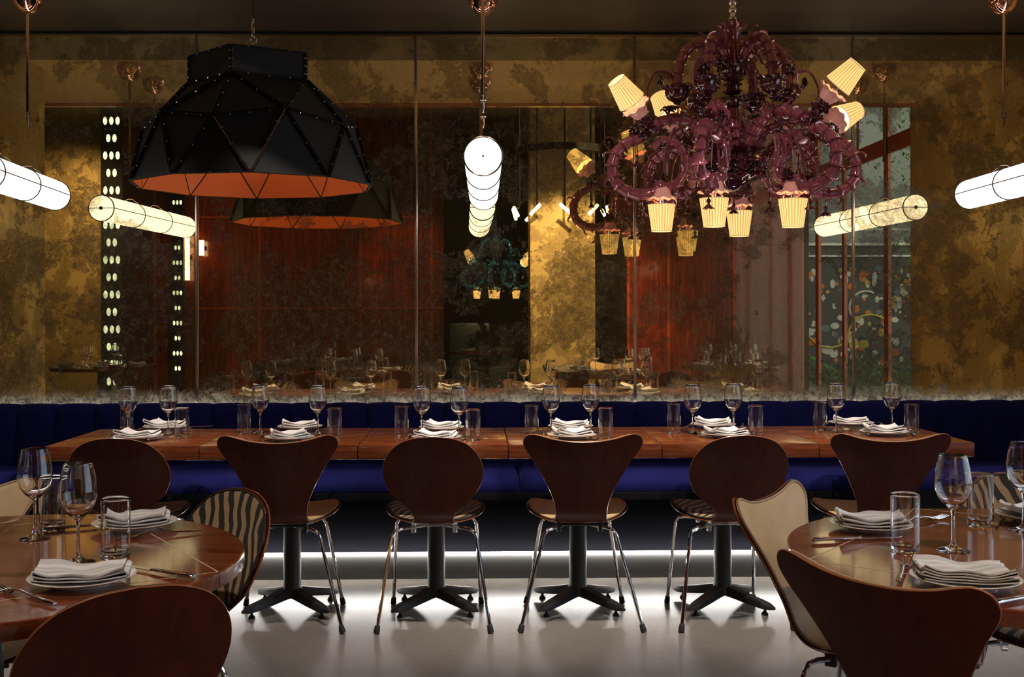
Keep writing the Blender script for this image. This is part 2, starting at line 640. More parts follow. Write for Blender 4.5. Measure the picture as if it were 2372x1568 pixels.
# tall room, seen in the mirror
slab('wall_gold_left', -5.2, -4.02, .22, .34, 0, 4.4, M['gold_wall'])
slab('wall_red_left', -6, -.42, -2.75, -2.6, 0, 4.4, M['panel_wood'])
t = MB()
for z in (1.33, 2.55):
    t.box(-6, -.42, -2.6, -2.585, z, z + .03)
for x in (-4.3, -2.9, -1.55, -.60):
    t.box(x, x + .035, -2.6, -2.585, 0, 4.4)
struct(t.build('trim_3', M['trim_wood'], smooth=False))
slab('wall_red_right', 1.62, 3.5, .40, .55, 0, 4.4, M['panel_wood'])
t = MB()
for x in (1.62, 2.05, 2.75):
    t.box(x, x + .03, .55, .565, 0, 4.4)
struct(t.build('trim_4', M['trim_wood'], smooth=False))
slab('wall_pillar', .59, 1.28, .08, .58, 0, 4.4, M['gold_pillar'])
slab('wall_dining_end', -.42, 1.62, -6.95, -6.8, 0, 4.4, M['dark_wall'])
slab('wall_dining_side', 1.62, 1.74, -6.8, .40, 0, 4.4, M['dark_wall'])
slab('wall_right', 3.5, 3.62, -7, .40, 0, 4.4, M['dark_wall'])
# window wall on the right: frame of dark red wood, large panes
wf = MB()
X0, X1 = 3.50, 3.53
YA, YB = .40, 4.05
for y, w_ in ((YA, .12), (1.02, .10), (1.85, .07), (2.95, .10), (YB - .05, .05)):
    wf.box(X0, X1, y, y + w_, 0, 4.4)
wf.box(X0, X1, YA, YB, 2.62, 2.76)
wf.box(X0, X1, YA, YB, 0, .45)
wf.box(X0, X1, YA, YB, 4.2, 4.4)
win = struct(wf.build('window_1', M['trim_wood'], smooth=False))
pane = MB()
pane.box(3.512, 3.518, YA, YB, .45, 4.2)
pg = pane.build('window_pane', P('window_glass', (1, 1, 1), 0, trans=1, ior=1.05), win, smooth=False)
slab('wall_right_end', 3.42, 3.62, 4.05, 6.4, 0, 4.5, M['dark_wall'])

# street outside: dark painted wall across a small yard, hedge and tree in front of it
slab('ground_street', 3.62, 16, -9, 7, -.1, -.05, M['street'])
mw = slab('wall_street', 3.62, 16, -7.6, -7.4, -.1, 2.45, M['mural_dark'])
struct(MB().box(3.62, 16, -7.4, -7.36, 2.45, 2.50).box(3.62, 16, -7.4, -7.36, 2.72, 2.76).box(3.62, 16, -7.4, -7.36, 2.25, 2.28).build('trim_11', P('pale_ledge', (.5, .52, .52), .6), smooth=False))
slab('wall_street_upper', 3.62, 16, -7.9, -7.6, 2.3, 9, P('street_render', (.20, .22, .235), .8))
random.seed(5)
mb = MB()
mcols = [P('mural_white', (.42, .42, .42), .8), P('mural_yellow', (.36, .30, .08), .8), P('mural_orange', (.40, .13, .05), .8), P('mural_blue', (.10, .14, .20), .8)]
for k in range(330):
    y, z = random.uniform(4.6, 9.5), random.uniform(.35, 2.05)
    r = random.uniform(.018, .085)
    nn = random.choice((4, 5, 7, 12))
    e = random.uniform(.4, 1.5)
    a0 = random.uniform(0, 6)
    vs = [(y + r * math.cos(a0 + 2 * PI * i / nn) * e, -7.395 + k * 1e-5, z + r * math.sin(a0 + 2 * PI * i / nn)) for i in range(nn)]
    mb.add(vs, [tuple(range(nn))], random.choice((0, 0, 0, 1, 2, 2, 3)))
for k in range(9):
    y, z, r = random.uniform(5, 9), random.uniform(.8, 2), random.uniform(.2, .6)
    a0 = random.uniform(0, 6)
    pts = [(y + r * math.cos(a0 + i * .22), -7.38, z + r * math.sin(a0 + i * .22)) for i in range(16)]
    mb.tube(pts, .018, 4, random.randrange(2))
pm = mb.build('painted_shapes', mcols, mw, smooth=False, merge=False)
hb = MB()
for k in range(4200):
    y = random.uniform(-5.6, -4.8)
    x = random.uniform(4.2, 10)
    z = random.uniform(-.05, .50 + .12 * math.sin(x * 5.2))
    if k > 3000:
        z = random.uniform(1.4, 4.6); x = random.gauss(7.0, .28); y = random.uniform(-5.6, -4.8)
    d = Vector((random.uniform(-1, 1), random.uniform(-1, 1), random.uniform(-.6, 1))).normalized()
    e = d.cross(Vector((0, .3, 1))).normalized()
    s = random.uniform(.025, .055)
    c = Vector((x, y, z))
    hb.add([c, c + d * s + e * s * .5, c + d * s * 2, c + d * s - e * s * .5], [(0, 1, 2, 3)])
hd = hb.build('street_foliage', M['leaf'], smooth=False, merge=False)
hd['kind'] = 'stuff'
hd['label'] = 'green hedge and leaves outside the window, seen in the mirror'
hd['category'] = 'foliage'

# daylight screen of round holes, seen in the mirror
for nm, (sx0, sx1, sy, hz) in (('perforated_screen', (-4.02, -3.79, .30, 12.0)), ('perforated_screen', (-4.02, -3.86, -2.50, 15.0))):
    s = thing(nm, 'tall black screen with rows of glowing round holes beside gold wall' if sy > 0 else
              'smaller dotted black screen further back, reflected beside the lit tube', 'screen', ((sx0 + sx1) / 2, sy, 0))
    w_ = (sx1 - sx0) / 2
    MB().box(-w_, w_, 0, .06, 0, 4.3).build('panel', M['black_metal'], s, smooth=False)
    d = MB()
    row = 0
    z = .55
    while z < 3.7:
        n = 3 if row % 2 else 2
        for i in range(n):
            cx = (i - (n - 1) / 2) * w_ * .58
            d.lathe([(0, 0), (w_ * .2, 0)], 16, 0, Matrix.Translation((cx, .063, z)) @ Matrix.Rotation(-PI / 2, 4, 'X') @ Matrix.Diagonal((1, 1.9, 1, 1)))
        z += .187 * (hz / 12) ** .3
        row += 1
    d.build('lit_hole', M['dot_glow'], s, smooth=False)['kind'] = 'stuff'

# ------------------------------------------------------------------ mirror panels on the back wall
seams = [at(x, 500, WALLY).x for x in (456, 964, 1470, 1976)]
xs = [-2.74] + seams + [3.30]
plabels = ['aged mirror panel at the far left end of the wall', 'aged mirror panel behind the black faceted pendant',
           'aged mirror panel behind the central glass tube pendant', 'aged mirror panel behind the plum glass chandelier',
           'aged mirror panel at the far right end of the wall']
for i in range(5):
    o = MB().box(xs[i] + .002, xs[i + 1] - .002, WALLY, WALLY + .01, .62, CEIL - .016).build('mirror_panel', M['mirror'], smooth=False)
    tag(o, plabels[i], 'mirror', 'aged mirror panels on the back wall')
for i, x in enumerate(seams):
    o = MB().bbox(x - .008, x + .008, WALLY - .008, WALLY, .62, CEIL - .016, .002).build('trim_%d' % (5 + i), P('seam_strip', (.72, .62, .52), .22, 1))
    struct(o)
struct(MB().box(-2.74, 3.3, WALLY - .006, WALLY, CEIL - .024, CEIL - .014).build('trim_9', M['brass_trim'], smooth=False))

# ------------------------------------------------------------------ blue banquette
BX0, BX1 = -2.73, 3.29
CW = .2065
PLY, SEATY = 5.427, 5.50
b_ = thing('banquette', 'long blue velvet channelled banquette along the mirrored wall', 'banquette', (0, 0, 0))
MB().bbox(BX0, BX1, PLY + .035, WALLY - .06, .123, .405, .006).build('base', P('black_kick_panel', (.005, .005, .007), .9, spec=.05), b_)
off = at(130, 940, 6.03).x


def chan(x):
    u = ((x - off) / CW) % 1.0
    return math.sqrt(max(0, 1 - (2 * u - 1) ** 2)) ** .45      # 0 at the seam, 1 mid-channel


bk = MB()
nx = int((BX1 - BX0) / CW * 28)
prof = [(5.97, .40, 1), (5.965, .48, 1), (5.985, .62, 1), (6.00, .70, 1), (6.008, .755, 1), (6.022, .785, 1), (6.045, .799, .9), (6.08, .803, .7), (6.12, .798, .5), (6.135, .78, .3), (6.14, .6, 0)]
for i in range(nx + 1):
    x = BX0 + (BX1 - BX0) * i / nx
    c = chan(x)
    for (y, z, k) in prof:
        bk.v.append((x, y + .048 * (1 - c) * k, z - .016 * (1 - c) * (1 if z > .77 else 0)))
kk = len(prof)
for i in range(nx):
    for j in range(kk - 1):
        bk.f.append((i * kk + j, (i + 1) * kk + j, (i + 1) * kk + j + 1, i * kk + j + 1))
        bk.m.append(0)
bk.build('backrest', M['velvet'], b_, sharp=80)
cuts = [BX0, at(560, 1100, SEATY).x, at(1205, 1100, SEATY).x, at(1843, 1100, SEATY).x, BX1]
for i in range(4):
    c = MB()
    x0, x1 = cuts[i] + .002, cuts[i + 1] - .002
    pr = [(SEATY + .02, .405), (SEATY + .004, .407), (SEATY - .004, .43), (SEATY + .003, .455), (SEATY + .022, .477), (SEATY + .06, .488), (SEATY + .2, .492), (SEATY + .45, .487), (5.975, .48), (5.975, .40)]
    xsn = [0, .006, .016, .032, .06] + [.06 + (x1 - x0 - .12) * k / 14 for k in range(1, 15)] + [x1 - x0 - .032, x1 - x0 - .016, x1 - x0 - .006, x1 - x0]
    k2 = len(pr)
    for xx in xsn:
        e = min(xx, x1 - x0 - xx)
        q = 1 - math.sqrt(max(0, 1 - (1 - min(1, e / .035)) ** 2))
        for (y, z) in pr:
            c.v.append((x0 + xx, y + q * .03 * (y < 5.6), z - q * .035 * (z > .4)))
    for a in range(len(xsn) - 1):
        for j in range(k2 - 1):
            c.f.append((a * k2 + j, (a + 1) * k2 + j, (a + 1) * k2 + j + 1, a * k2 + j + 1)); c.m.append(0)
    c.f.append(tuple(range(k2))); c.m.append(0)
    c.f.append(tuple((len(xsn) - 1) * k2 + j for j in range(k2))); c.m.append(0)
    c.build('seat_cushion', M['velvet'], b_, sharp=50)
# plinth with the light line on top, cove light behind the backrest
pl = MB().bbox(BX0, BX1, PLY, WALLY - .06, 0, .122, .003).build('banquette_plinth', M['plinth'])
struct(pl, None)
pl.name = 'trim_10'
tag(MB().bbox(BX0, BX1, PLY - .010, PLY - .0005, .120, .131, .003).build('led_strip', M['led']),
    'thin bright white light strip running under the blue banquette', 'light strip')
tag(MB().bbox(BX0, BX1, 6.185, 6.20, .745, .757, .003).build('cove_light_strip', M['cove_led']),
    'hidden light strip between the banquette back and the mirror', 'light strip')

# ================================================================== pendants
TR = .0755


def tube_pendant(px_end, Yfar, ang, label, L=1.49):
    """opal glass tube with hoops, hung level by two rods; local +Y points to the wall"""
    return


pl_glass = None


def make_tube(L=1.49):
    root = thing('tube_pendant', '', 'pendant light', (0, 0, 0))
    gl = MB()
    T = Matrix.Rotation(-PI / 2, 4, 'X')     # lathe z -> +Y
    gl.lathe([(0, 0), (TR * .97, 0), (TR, .004), (TR, L - .004), (TR * .97, L), (0, L)], 48, 0, T)
    gl.build('glass_tube', M['tube_glow'], root, sharp=40)
    ra = 0.0016
    for y in (.002, L * .333, L * .666, L - .002):
        h = MB()
        pts = [(math.cos(2 * PI * i / 48) * (TR + .001), y, math.sin(2 * PI * i / 48) * (TR + .001)) for i in range(49)]
        h.tube(pts, .0034, 6, 0, False)
        for sx_ in (-1, 1):
            h.ball(Vector((sx_ * (TR + .003), y, .010)), .0028, 6, 4)
            h.ball(Vector((sx_ * (TR + .003), y, -.010)), .0028, 6, 4)
        h.build('hoop', M['dark_bronze'], root)
    for sx_ in (-1, 1):
        MB().tube([(sx_ * (TR + .0005), 0, 0), (sx_ * (TR + .0005), L, 0)], .0026, 6).build('side_rail', M['dark_bronze'], root)
    for y, s in ((0, -1), (L, 1)):
        e = MB()
        e.lathe([(0, 0), (.004, 0), (.004, .004), (0, .005)] if s < 0 else [(0, 0), (.011, 0), (.011, .006), (0, .007)], 16, 0,
                Matrix.Translation((0, y, 0)) @ Matrix.Rotation(-PI / 2 * s, 4, 'X'))
        if s > 0:
            e.box(-TR, TR, y + .0005, y + .004, -.0022, .0022)
        e.build('end_boss', M['dark_bronze'], root)
    for y in (L * .34 + .115, L * .666 + .055):
        rt = 2.26 - 1.903
        rd = MB()
        rd.tube([(0, y, rt), (0, y, CEIL - 1.903 - .09)], .0082, 10)
        rod = rd.build('suspension_rod', M['rose_chrome'], root)
        cn = MB()
        zc = CEIL - 1.903
        cn.lathe([(.0, -.108), (.018, -.106), (.040, -.094), (.060, -.072), (.074, -.040), (.080, -.008), (.080, 0), (0, 0)], 40, 0, Matrix.Translation((0, y, zc)))
        cn.build('canopy', M['copper'], rod)
        hk = MB()
        hk.tube([(0, y, rt + .035), (0, y, rt)], .008, 8)
        hk.box(-.009, -.006, y - .006, y + .006, rt - .03, rt)
        hk.box(.006, .009, y - .006, y + .006, rt - .03, rt)
        hk.tube([(-.012, y, rt - .02), (.014, y, rt - .02)], .003, 6)
        hk.tube([(0, y, rt - .02), (.003, y, rt - .05), (0, y, rt - .075)], .004, 6)
        # wire loop over the tube
        lp = catmull([(-TR, y, .0), (-TR * .8, y, TR * .9), (0, y, rt - .075), (TR * .8, y, TR * .9), (TR, y, .0)], 6)
        hk.tube([(p.x * 1.01, p.y, p.z) for p in [Vector((math.cos(a) * TR * 1.02, y, math.sin(a) * TR * 1.02 + (.02 if abs(math.cos(a)) < .3 else .012))) for a in [PI * i / 24 for i in range(25)]]], .0015, 5)
        hk.build('hook', M['rose_chrome'], rod)
    return root


tp = Placer(make_tube())
L_ = 1.49
# centre tube, square to the wall
pn = at(1119, 360, 4.42)
tp.put((pn.x, 4.42, 1.903), math.radians(-.5), 'white lit glass tube pendant hanging in the middle, end on')
# left tube: far end at pixel 128, leaning away to the left
pe = at(128, 447, 5.89)
a = math.atan2(1100 - 905, FPX)
tp.put((pe.x + math.sin(a) * L_, 5.89 - math.cos(a) * L_, 1.903), a, 'white lit glass tube pendant cut by the left edge of the picture')
pe = at(2245, 448, 5.89)
a = math.atan2(1240 - 1100, FPX)
tp.put((pe.x - math.sin(a) * L_, 5.89 - math.cos(a) * L_, 1.903), -a, 'white lit glass tube pendant cut by the right edge of the picture')

# ------------------------------------------------------------------ faceted dome pendant
DX, DY, DZ, DR = at(588, 430, 5.2).x, 5.2, 1.868, .548
dome = thing('faceted_dome_pendant', 'large black faceted metal dome pendant with orange inside', 'pendant light', (DX, DY, DZ))
az0 = math.radians(-90 - 8.5)


def sp(pol, az, r=DR):
    pol = math.radians(pol)
    a_ = az0 + math.radians(az)
    return Vector((r * math.sin(pol) * math.cos(a_), r * math.sin(pol) * math.sin(a_), r * math.cos(pol)))


tris = []
for k in range(5):
    A = 72 * k
    r1, r1n = sp(31.7, A), sp(31.7, A + 72)
    u0, u1, u2 = sp(63.43, A), sp(58.28, A + 36), sp(63.43, A + 72)
    b0, b1, b2, b3 = sp(90, A - 18), sp(90, A + 18), sp(90, A + 54), sp(90, A + 90)
    tris += [(r1, u0, u1), (r1, u1, r1n), (r1n, u1, u2), (u0, b0, b1), (u0, b1, u1), (u1, b1, b2), (u1, b2, u2)]


def panel(poly, parent, name='shade_panel', fl=.015):
    c = sum(poly, Vector()) / len(poly)
    n = (poly[1] - poly[0]).cross(poly[2] - poly[0]).normalized()
    if n.dot(c) < 0:
        n = -n
        poly = poly[::-1]
    mb = MB()
    k = len(poly)
    outer = [p + (c - p).normalized() * .0008 for p in poly]
    mb.add([p + n * .0006 for p in outer], [tuple(range(k))], 0)
    mb.add([p - n * .0010 for p in outer], [tuple(range(k - 1, -1, -1))], 0)
    mb.add([p + (c - p).normalized() * .006 - n * .0014 for p in outer], [tuple(range(k - 1, -1, -1))], 1)
    for i in range(k):
        p, q = outer[i], outer[(i + 1) % k]
        inn = (c - (p + q) / 2).normalized()
        # folded flange standing out along the edge
        th = .0012
        tp_, tq = p + n * fl, q + n * fl
        e = (q - p).normalized()
        cut = min(.02, (q - p).length * .1)
        tp_, tq = tp_ + e * cut * .6, tq - e * cut * .6
        vs = [p, q, tq, tp_, p + inn * th * 2, q + inn * th * 2, tq + inn * th * 2, tp_ + inn * th * 2]
        mb.add(vs, [(0, 1, 2, 3), (7, 6, 5, 4), (3, 2, 6, 7), (0, 3, 7, 4), (1, 5, 6, 2)], 0)
        L = (q - p).length
        for f in (.22, .5, .78):
            r = p + (q - p) * f + n * fl * .55 + inn * .003
            mb.ball(r, .0046, 8, 4, 2)
    return mb.build(name, [M['black_metal'], M['orange'], M['chrome']], parent, smooth=False, merge=False)


for t3 in tris:
    panel(list(t3), dome)
for k in range(5):
    p, q = sp(31.7, 72 * k), sp(31.7, 72 * k + 72)
    p, q = p * 1.0, q * 1.0
    up = Vector((0, 0, .128))
    panel([p, q, q + up, p + up], dome, 'collar_panel', .010)
# dark lid with bulb holder inside the collar
mb = MB()
ztop = DR * math.cos(math.radians(31.7)) + .03
mb.add([Vector((sp(31.7, 72 * k).x * .97, sp(31.7, 72 * k).y * .97, ztop)) for k in range(5)], [(0, 1, 2, 3, 4)], 0)
mb.tube([(0, 0, ztop), (0, 0, ztop + .13)], .012, 8)
mb.lathe([(0, 0), (.006, 0), (.0065, .02), (.003, .03), (0, .03)], 10, 0, Matrix.Translation((0, 0, ztop + .13)))
mb.build('lid', M['black_metal'], dome, smooth=False)
zr = 2.545 - DZ
hb_ = MB()
hb_.tube([(0, 0, ztop), (0, 0, ztop - .10)], .02, 12)
hb_.build('bulb_holder', M['black_metal'], dome)
gl_ = MB()
gl_.ball(Vector((0, 0, ztop - .145)), .05, 20, 12)
gl_.build('bulb', M['bulb'], dome)
sus = MB()
sus.tube([(math.cos(2 * PI * i / 20) * .014, 0, zr + math.sin(2 * PI * i / 20) * .015) for i in range(21)], .0035, 6, 0, False)
sus.tube([(0, 0, zr - .015), (0, 0, ztop + .14)], .003, 6)
sus.bbox(-.0085, -.003, -.004, .004, zr + .015, zr + .085, .0015)
sus.bbox(.0005, .006, -.004, .004, zr + .01, zr + .06, .0015)
sus.tube([(0, 0, zr + .08), (0, 0, zr + .10)], .005, 8)
sus.build('carabiner', M['chrome'], dome)
MB().tube([(0, 0, zr + .09), (0, 0, CEIL - DZ)], .0025, 6).build('cable', M['rubber'], dome)

# ------------------------------------------------------------------ glass chandelier
CHX, CHY = at(1698, 400, 5.25).x, 5.25
random.seed(11)


def seg_tube(mb, pts, r0, r1, seglen, mi=0, hooks=True, side=None):
    """glass arm of bamboo-like joints, each ending in a flared, curled lip"""
    pts = [Vector(p) for p in pts]
    d = [0]
    for a_, b2 in zip(pts, pts[1:]):
        d.append(d[-1] + (b2 - a_).length)
    tot = d[-1]
    ns = max(2, round(tot / seglen))

    def pos(s):
        s = max(0, min(tot, s))
        for i in range(len(d) - 1):
            if s <= d[i + 1]:
                u = (s - d[i]) / max(1e-9, d[i + 1] - d[i])
                return pts[i].lerp(pts[i + 1], u)
        return pts[-1]
    P_, R_ = [], []
    for k in range(ns):
        base = r0 + (r1 - r0) * k / ns
        for f, g in ((0, .92), (.3, .98), (.62, 1.05), (.84, 1.12), (.93, 1.34), (.97, 1.5), (.985, 1.42), (.99, .98)):
            P_.append(pos(tot * (k + f) / ns))
            R_.append(base * g)
    mb.tube(P_, R_, 12, mi)
    if hooks:
        ctr = sum(pts, Vector()) / len(pts)
        for k in range(1, ns):
            p = pos(tot * (k) / ns)
            t = (pos(tot * k / ns + .01) - p).normalized()
            o = (p - ctr)
            o = (o - t * o.dot(t)).normalized()
            rr = (r0 + (r1 - r0) * k / ns)
            if k % 2 == 0 or k < 2:
                continue
            hp = [p + o * rr * 1.1, p + o * rr * 1.75 + t * rr * .25, p + o * rr * 2.1 + t * rr * .8, p + o * rr * 1.8 + t * rr * 1.2]
            mb.tube(hp, [rr * .25, rr * .22, rr * .18, rr * .12], 5, mi)


def flower(mb, c, r, axis=Vector((0, 0, 1)), mi=0, petals=6):
    T = Matrix.Translation(c) @ axis.to_track_quat('Z', 'Y').to_matrix().to_4x4()
    for s, h, ph in ((1, 0, 0), (.72, .25, .5), (.42, .5, .2)):
        mb.lathe([(.001, h * r), (r * s * .5, h * r + r * .08), (r * s * .9, h * r + r * .3), (r * s, h * r + r * .22), (r * s * .85, h * r + r * .18), (r * s * .5, h * r)], petals * 6, mi, T,
                 lambda i, a, ph=ph: (1 + .22 * math.cos(petals * (a + ph)) * (i in (2, 3, 4)), .12 * r * math.sin(petals * (a + ph)) * (i in (2, 3, 4))))


def bowl(mb, c, r, mi=0):
    T = Matrix.Translation(c)
    mb.lathe([(.25 * r, -1.0 * r), (.35 * r, -.86 * r), (.62 * r, -.72 * r), (.92 * r, -.4 * r), (1.0 * r, -.05 * r), (.94 * r, .2 * r), (1.2 * r, .38 * r), (1.16 * r, .42 * r), (.8 * r, .2 * r), (0, .15 * r)], 40, mi, T,
             lambda i, a: (1 + (.045 * math.cos(12 * a) if i < 6 else .10 * math.cos(9 * a)), 0 if i < 6 else .07 * r * math.sin(9 * a)))


def drop(mb, top, L, r, mi=0):
    mb.tube([top, top + Vector((0, 0, -L * .45))], r * .16, 6, mi)
    T = Matrix.Translation(top + Vector((0, 0, -L * .45)))
    mb.lathe([(r * .1, 0), (r * .35, -L * .06), (r * .5, -L * .16), (r * .3, -L * .24), (r * .22, -L * .3), (r * .9, -L * .5), (r, -L * .55), (r * .6, -L * .52), (0, -L * .45)], 24, mi, T,
             lambda i, a: (1 + (.2 * math.cos(6 * a) if i > 4 else 0), .02 * L * math.sin(6 * a) * (i > 4)))


def shade_obj(root, base, axis, r_wide=.0625, r_nar=.046, h=.124, cup=True, kit='plum', wide_at_base=True):
    """pink cup + sleeve + pleated shade along axis from base"""
    axis = axis.normalized()
    T = Matrix.Translation(base) @ axis.to_track_quat('Z', 'Y').to_matrix().to_4x4()
    c = MB()
    c.lathe([(.012, 0), (.030, .004), (.038, .018), (.044, .040), (.050, .050), (.066, .056), (.070, .060), (.064, .061), (.046, .055), (.036, .040), (0, .038)], 48, 0, T,
            lambda i, a: (1 + (.07 * math.cos(9 * a) if 4 <= i <= 7 else 0), .004 * math.sin(9 * a) * (4 <= i <= 7)))
    cupo = c.build('lamp_cup', M[kit + 'cup'], root)
    s = MB()
    s.lathe([(0, .04), (.011, .04), (.011, .105), (0, .105)], 14, 0, T)
    s.build('candle_sleeve', M['chrome'], cupo)
    sh = MB()
    n = 26
    z0, z1 = .088, .088 + h
    seg = n * 4
    vals = []
    rr = [(z0, r_wide), (z0 + .004, r_wide), (z1 - .004, r_nar), (z1, r_nar)]
    for j in range(seg):
        a_ = 2 * PI * j / seg
        w_ = (0, .5, 1, .5)[j % 4]
        for (z, r) in rr:
            r_ = r + (w_ - .5) * .0022
            sh.v.append(tuple(T @ Vector((r_ * math.cos(a_), r_ * math.sin(a_), z))))
            vals.append(w_ * (.8 + .2 * math.sin(j * 1.7)))
    for j in range(seg):
        j2 = (j + 1) % seg
        for i in range(3):
            sh.f.append((j * 4 + i, j2 * 4 + i, j2 * 4 + i + 1, j * 4 + i + 1))
            sh.m.append(0)
    sh.attr['pleat'] = vals
    so = sh.build('lamp_shade', M['shade'], root, merge=False)
    for z, r in ((z0, r_wide), (z1, r_nar)):
        tr = MB()
        pts = [T @ Vector(((r + .0015) * math.cos(2 * PI * i / 40), (r + .0015) * math.sin(2 * PI * i / 40), z)) for i in range(41)]
        tr.tube(pts, .0018, 5, 0, False)
        tr.build('shade_trim', M['shade_trim'], so)
    bl = MB()
    bl.lathe([(0, .105), (.012, .108), (.022, .125), (.028, .155), (.026, .18), (.014, .196), (0, .199)], 16, 0, T)
    bl.build('bulb', M['bulb'], cupo)


def chandelier(label, kit, loc, scale=1.0, rz=0., full=True, top=CEIL):
    """local z is height above the floor minus 0"""
    root = thing('glass_chandelier', label, 'chandelier', loc, rz)
    root.scale = (scale,) * 3
    B, D = M[kit + 'body'], M[kit + 'dark']

    def FL(par, c, r, ax=Vector((0, 0, 1))):
        f_ = MB()
        flower(f_, c, r, ax)
        f_.build('glass_flower', D, par)

    def DR_(par, c, L, r):
        f_ = MB()
        drop(f_, c, L, r)
        f_.build('glass_drop', D, par)
    Z0 = 1.86
    # stem
    st = MB()
    st.tube([(0, 0, 2.62), (0, 0, top)], .012, 10)
    for z in (2.66, 2.70, 2.735, 2.77):
        st.ball(Vector((0, 0, z)), .021, 10, 6, 0, .7)
    st.lathe([(0, top - .042), (.05, top - .042), (.055, top), (0, top)], 24)
    st.build('stem', M['chrome'] if full else D, root)
    col = MB()
    wav = lambda n, amp, sel: (lambda i, a_: (1 + amp * math.cos(n * a_) * (i in sel), amp * .02 * math.sin(n * a_) * (i in sel)))
    col.lathe([(.02, 2.61), (.058, 2.628), (.064, 2.634), (.055, 2.622), (.042, 2.60), (.036, 2.57), (.034, 2.55), (.038, 2.546), (.033, 2.54), (.035, 2.50), (.041, 2.496), (.036, 2.49), (.039, 2.455)], 40, 0, None, wav(8, .12, (1, 2, 3)))
    bo = col.build('column', B, root)
    c2 = MB()
    bowl(c2, Vector((0, 0, 2.425)), .072)
    c2.lathe([(.03, 2.36), (.045, 2.352), (.03, 2.345), (.03, 2.33), (.047, 2.32), (.036, 2.31)], 32, 0, None, wav(10, .08, (1, 4)))
    bowl(c2, Vector((0, 0, 2.275)), .044)
    c2.build('centre_bowl', D, root)
    c3 = MB()
    seg_tube(c3, [(0, 0, 2.24), (0, 0, 2.15), (0, 0, 2.05)], .028, .036, .05, hooks=False)
    c3.build('shaft', B, root)
    c4 = MB()
    c4.lathe([(.04, 2.06), (.09, 2.055), (.15, 2.05), (.155, 2.043), (.13, 2.035), (.10, 2.02), (.10, 1.99), (.145, 1.985), (.15, 1.978), (.11, 1.96), (.075, 1.945), (.10, 1.93), (.135, 1.925), (.14, 1.915), (.11, 1.90), (.06, 1.885), (.045, 1.87), (.02, 1.855), (0, 1.85)], 60, 0, None,
             wav(14, .05, (3, 8, 12, 13)))
    hub = c4.build('hub', D, root)
    for k in range(8):
        a_ = 2 * PI * k / 8
        FL(hub, Vector((.125 * math.cos(a_), .125 * math.sin(a_), 1.95)), .038, Vector((math.cos(a_), math.sin(a_), .2)))
        DR_(hub, Vector((.08 * math.cos(a_ + .3), .08 * math.sin(a_ + .3), 1.90)), .07, .016)
    # tall leaves and looping tendrils round the shaft
    for k in range(8):
        a_ = 2 * PI * k / 8 + .25
        lf = MB()
        tip = .15 + .03 * (k % 3)
        pr = catmull([(.05, 0, 1.98), (.06, 0, 2.10), (.075, 0, 2.18), (tip * .8, 0, 2.235 + .02 * (k % 2)), (tip + .01, 0, 2.225)], 5)
        pts = [Vector((p.x * math.cos(a_), p.x * math.sin(a_), p.z)) for p in pr]
        n = len(pts)
        lf.tube(pts, [.004 + .012 * math.sin(PI * i / (n - 1)) for i in range(n)], 8, 0, True, .35)
        lf.build('leaf', B, root)
    # upper arches, each with a bowl and flowers
    for k, az in enumerate((180, 232, 300, 0, 55, 118)):
        a_ = math.radians(az)
        ar = MB()
        pr = catmull([(.040, 0, 2.435), (.065, 0, 2.485), (.11, 0, 2.532), (.17, 0, 2.545), (.225, 0, 2.50), (.255, 0, 2.42), (.26, 0, 2.35)], 8)
        pts = [Vector((p.x * math.cos(a_), p.x * math.sin(a_), p.z)) for p in pr]
        seg_tube(ar, pts, .026, .022, .05)
        arm = ar.build('upper_arm', B, root)
        bw = MB()
        c = Vector((.26 * math.cos(a_), .26 * math.sin(a_), 2.318))
        bowl(bw, c, .058)
        out = Vector((math.cos(a_), math.sin(a_), 0))
        sd = Vector((-math.sin(a_), math.cos(a_), 0))
        bw.build('bowl', D, arm)
        FL(arm, c + out * .075 + sd * .02 + Vector((0, 0, .045)), .028, out)
        FL(arm, c + out * .03 + Vector((0, 0, -.065)), .034, Vector((0, 0, -1)))
        DR_(arm, c + Vector((0, 0, -.055)), .09, .016)
        td = MB()
        pr = catmull([c + Vector((0, 0, .02)), c + out * .04 + Vector((0, 0, .085)), c + out * .10 + Vector((0, 0, .095)), c + out * .14 + Vector((0, 0, .03)), c + out * .145 - Vector((0, 0, .03))], 6)
        td.tube(pr, [.007] * 10 + [.006] * (len(pr) - 16) + [.0045] * 6, 7)
        td.build('tendril', B, arm)
        td = MB()
        pr = catmull([Vector((.04 * math.cos(a_ + .5), .04 * math.sin(a_ + .5), 2.45)), Vector((.07 * math.cos(a_ + .5), .07 * math.sin(a_ + .5), 2.492)), Vector((.12 * math.cos(a_ + .5), .12 * math.sin(a_ + .5), 2.48)),
                      Vector((.145 * math.cos(a_ + .5), .145 * math.sin(a_ + .5), 2.43)), Vector((.185 * math.cos(a_ + .5), .185 * math.sin(a_ + .5), 2.41))], 6)
        td.tube(pr, .0055, 7)
        td.build('tendril', B, arm)
    # lower arms: arch out, then a big curl back inwards
    lower = [(183, 1, 1), (243, 1, 0), (307, 1, 0), (357, 0, 1), (33, 0, 1), (72, 1, 0), (125, 0, 1)]
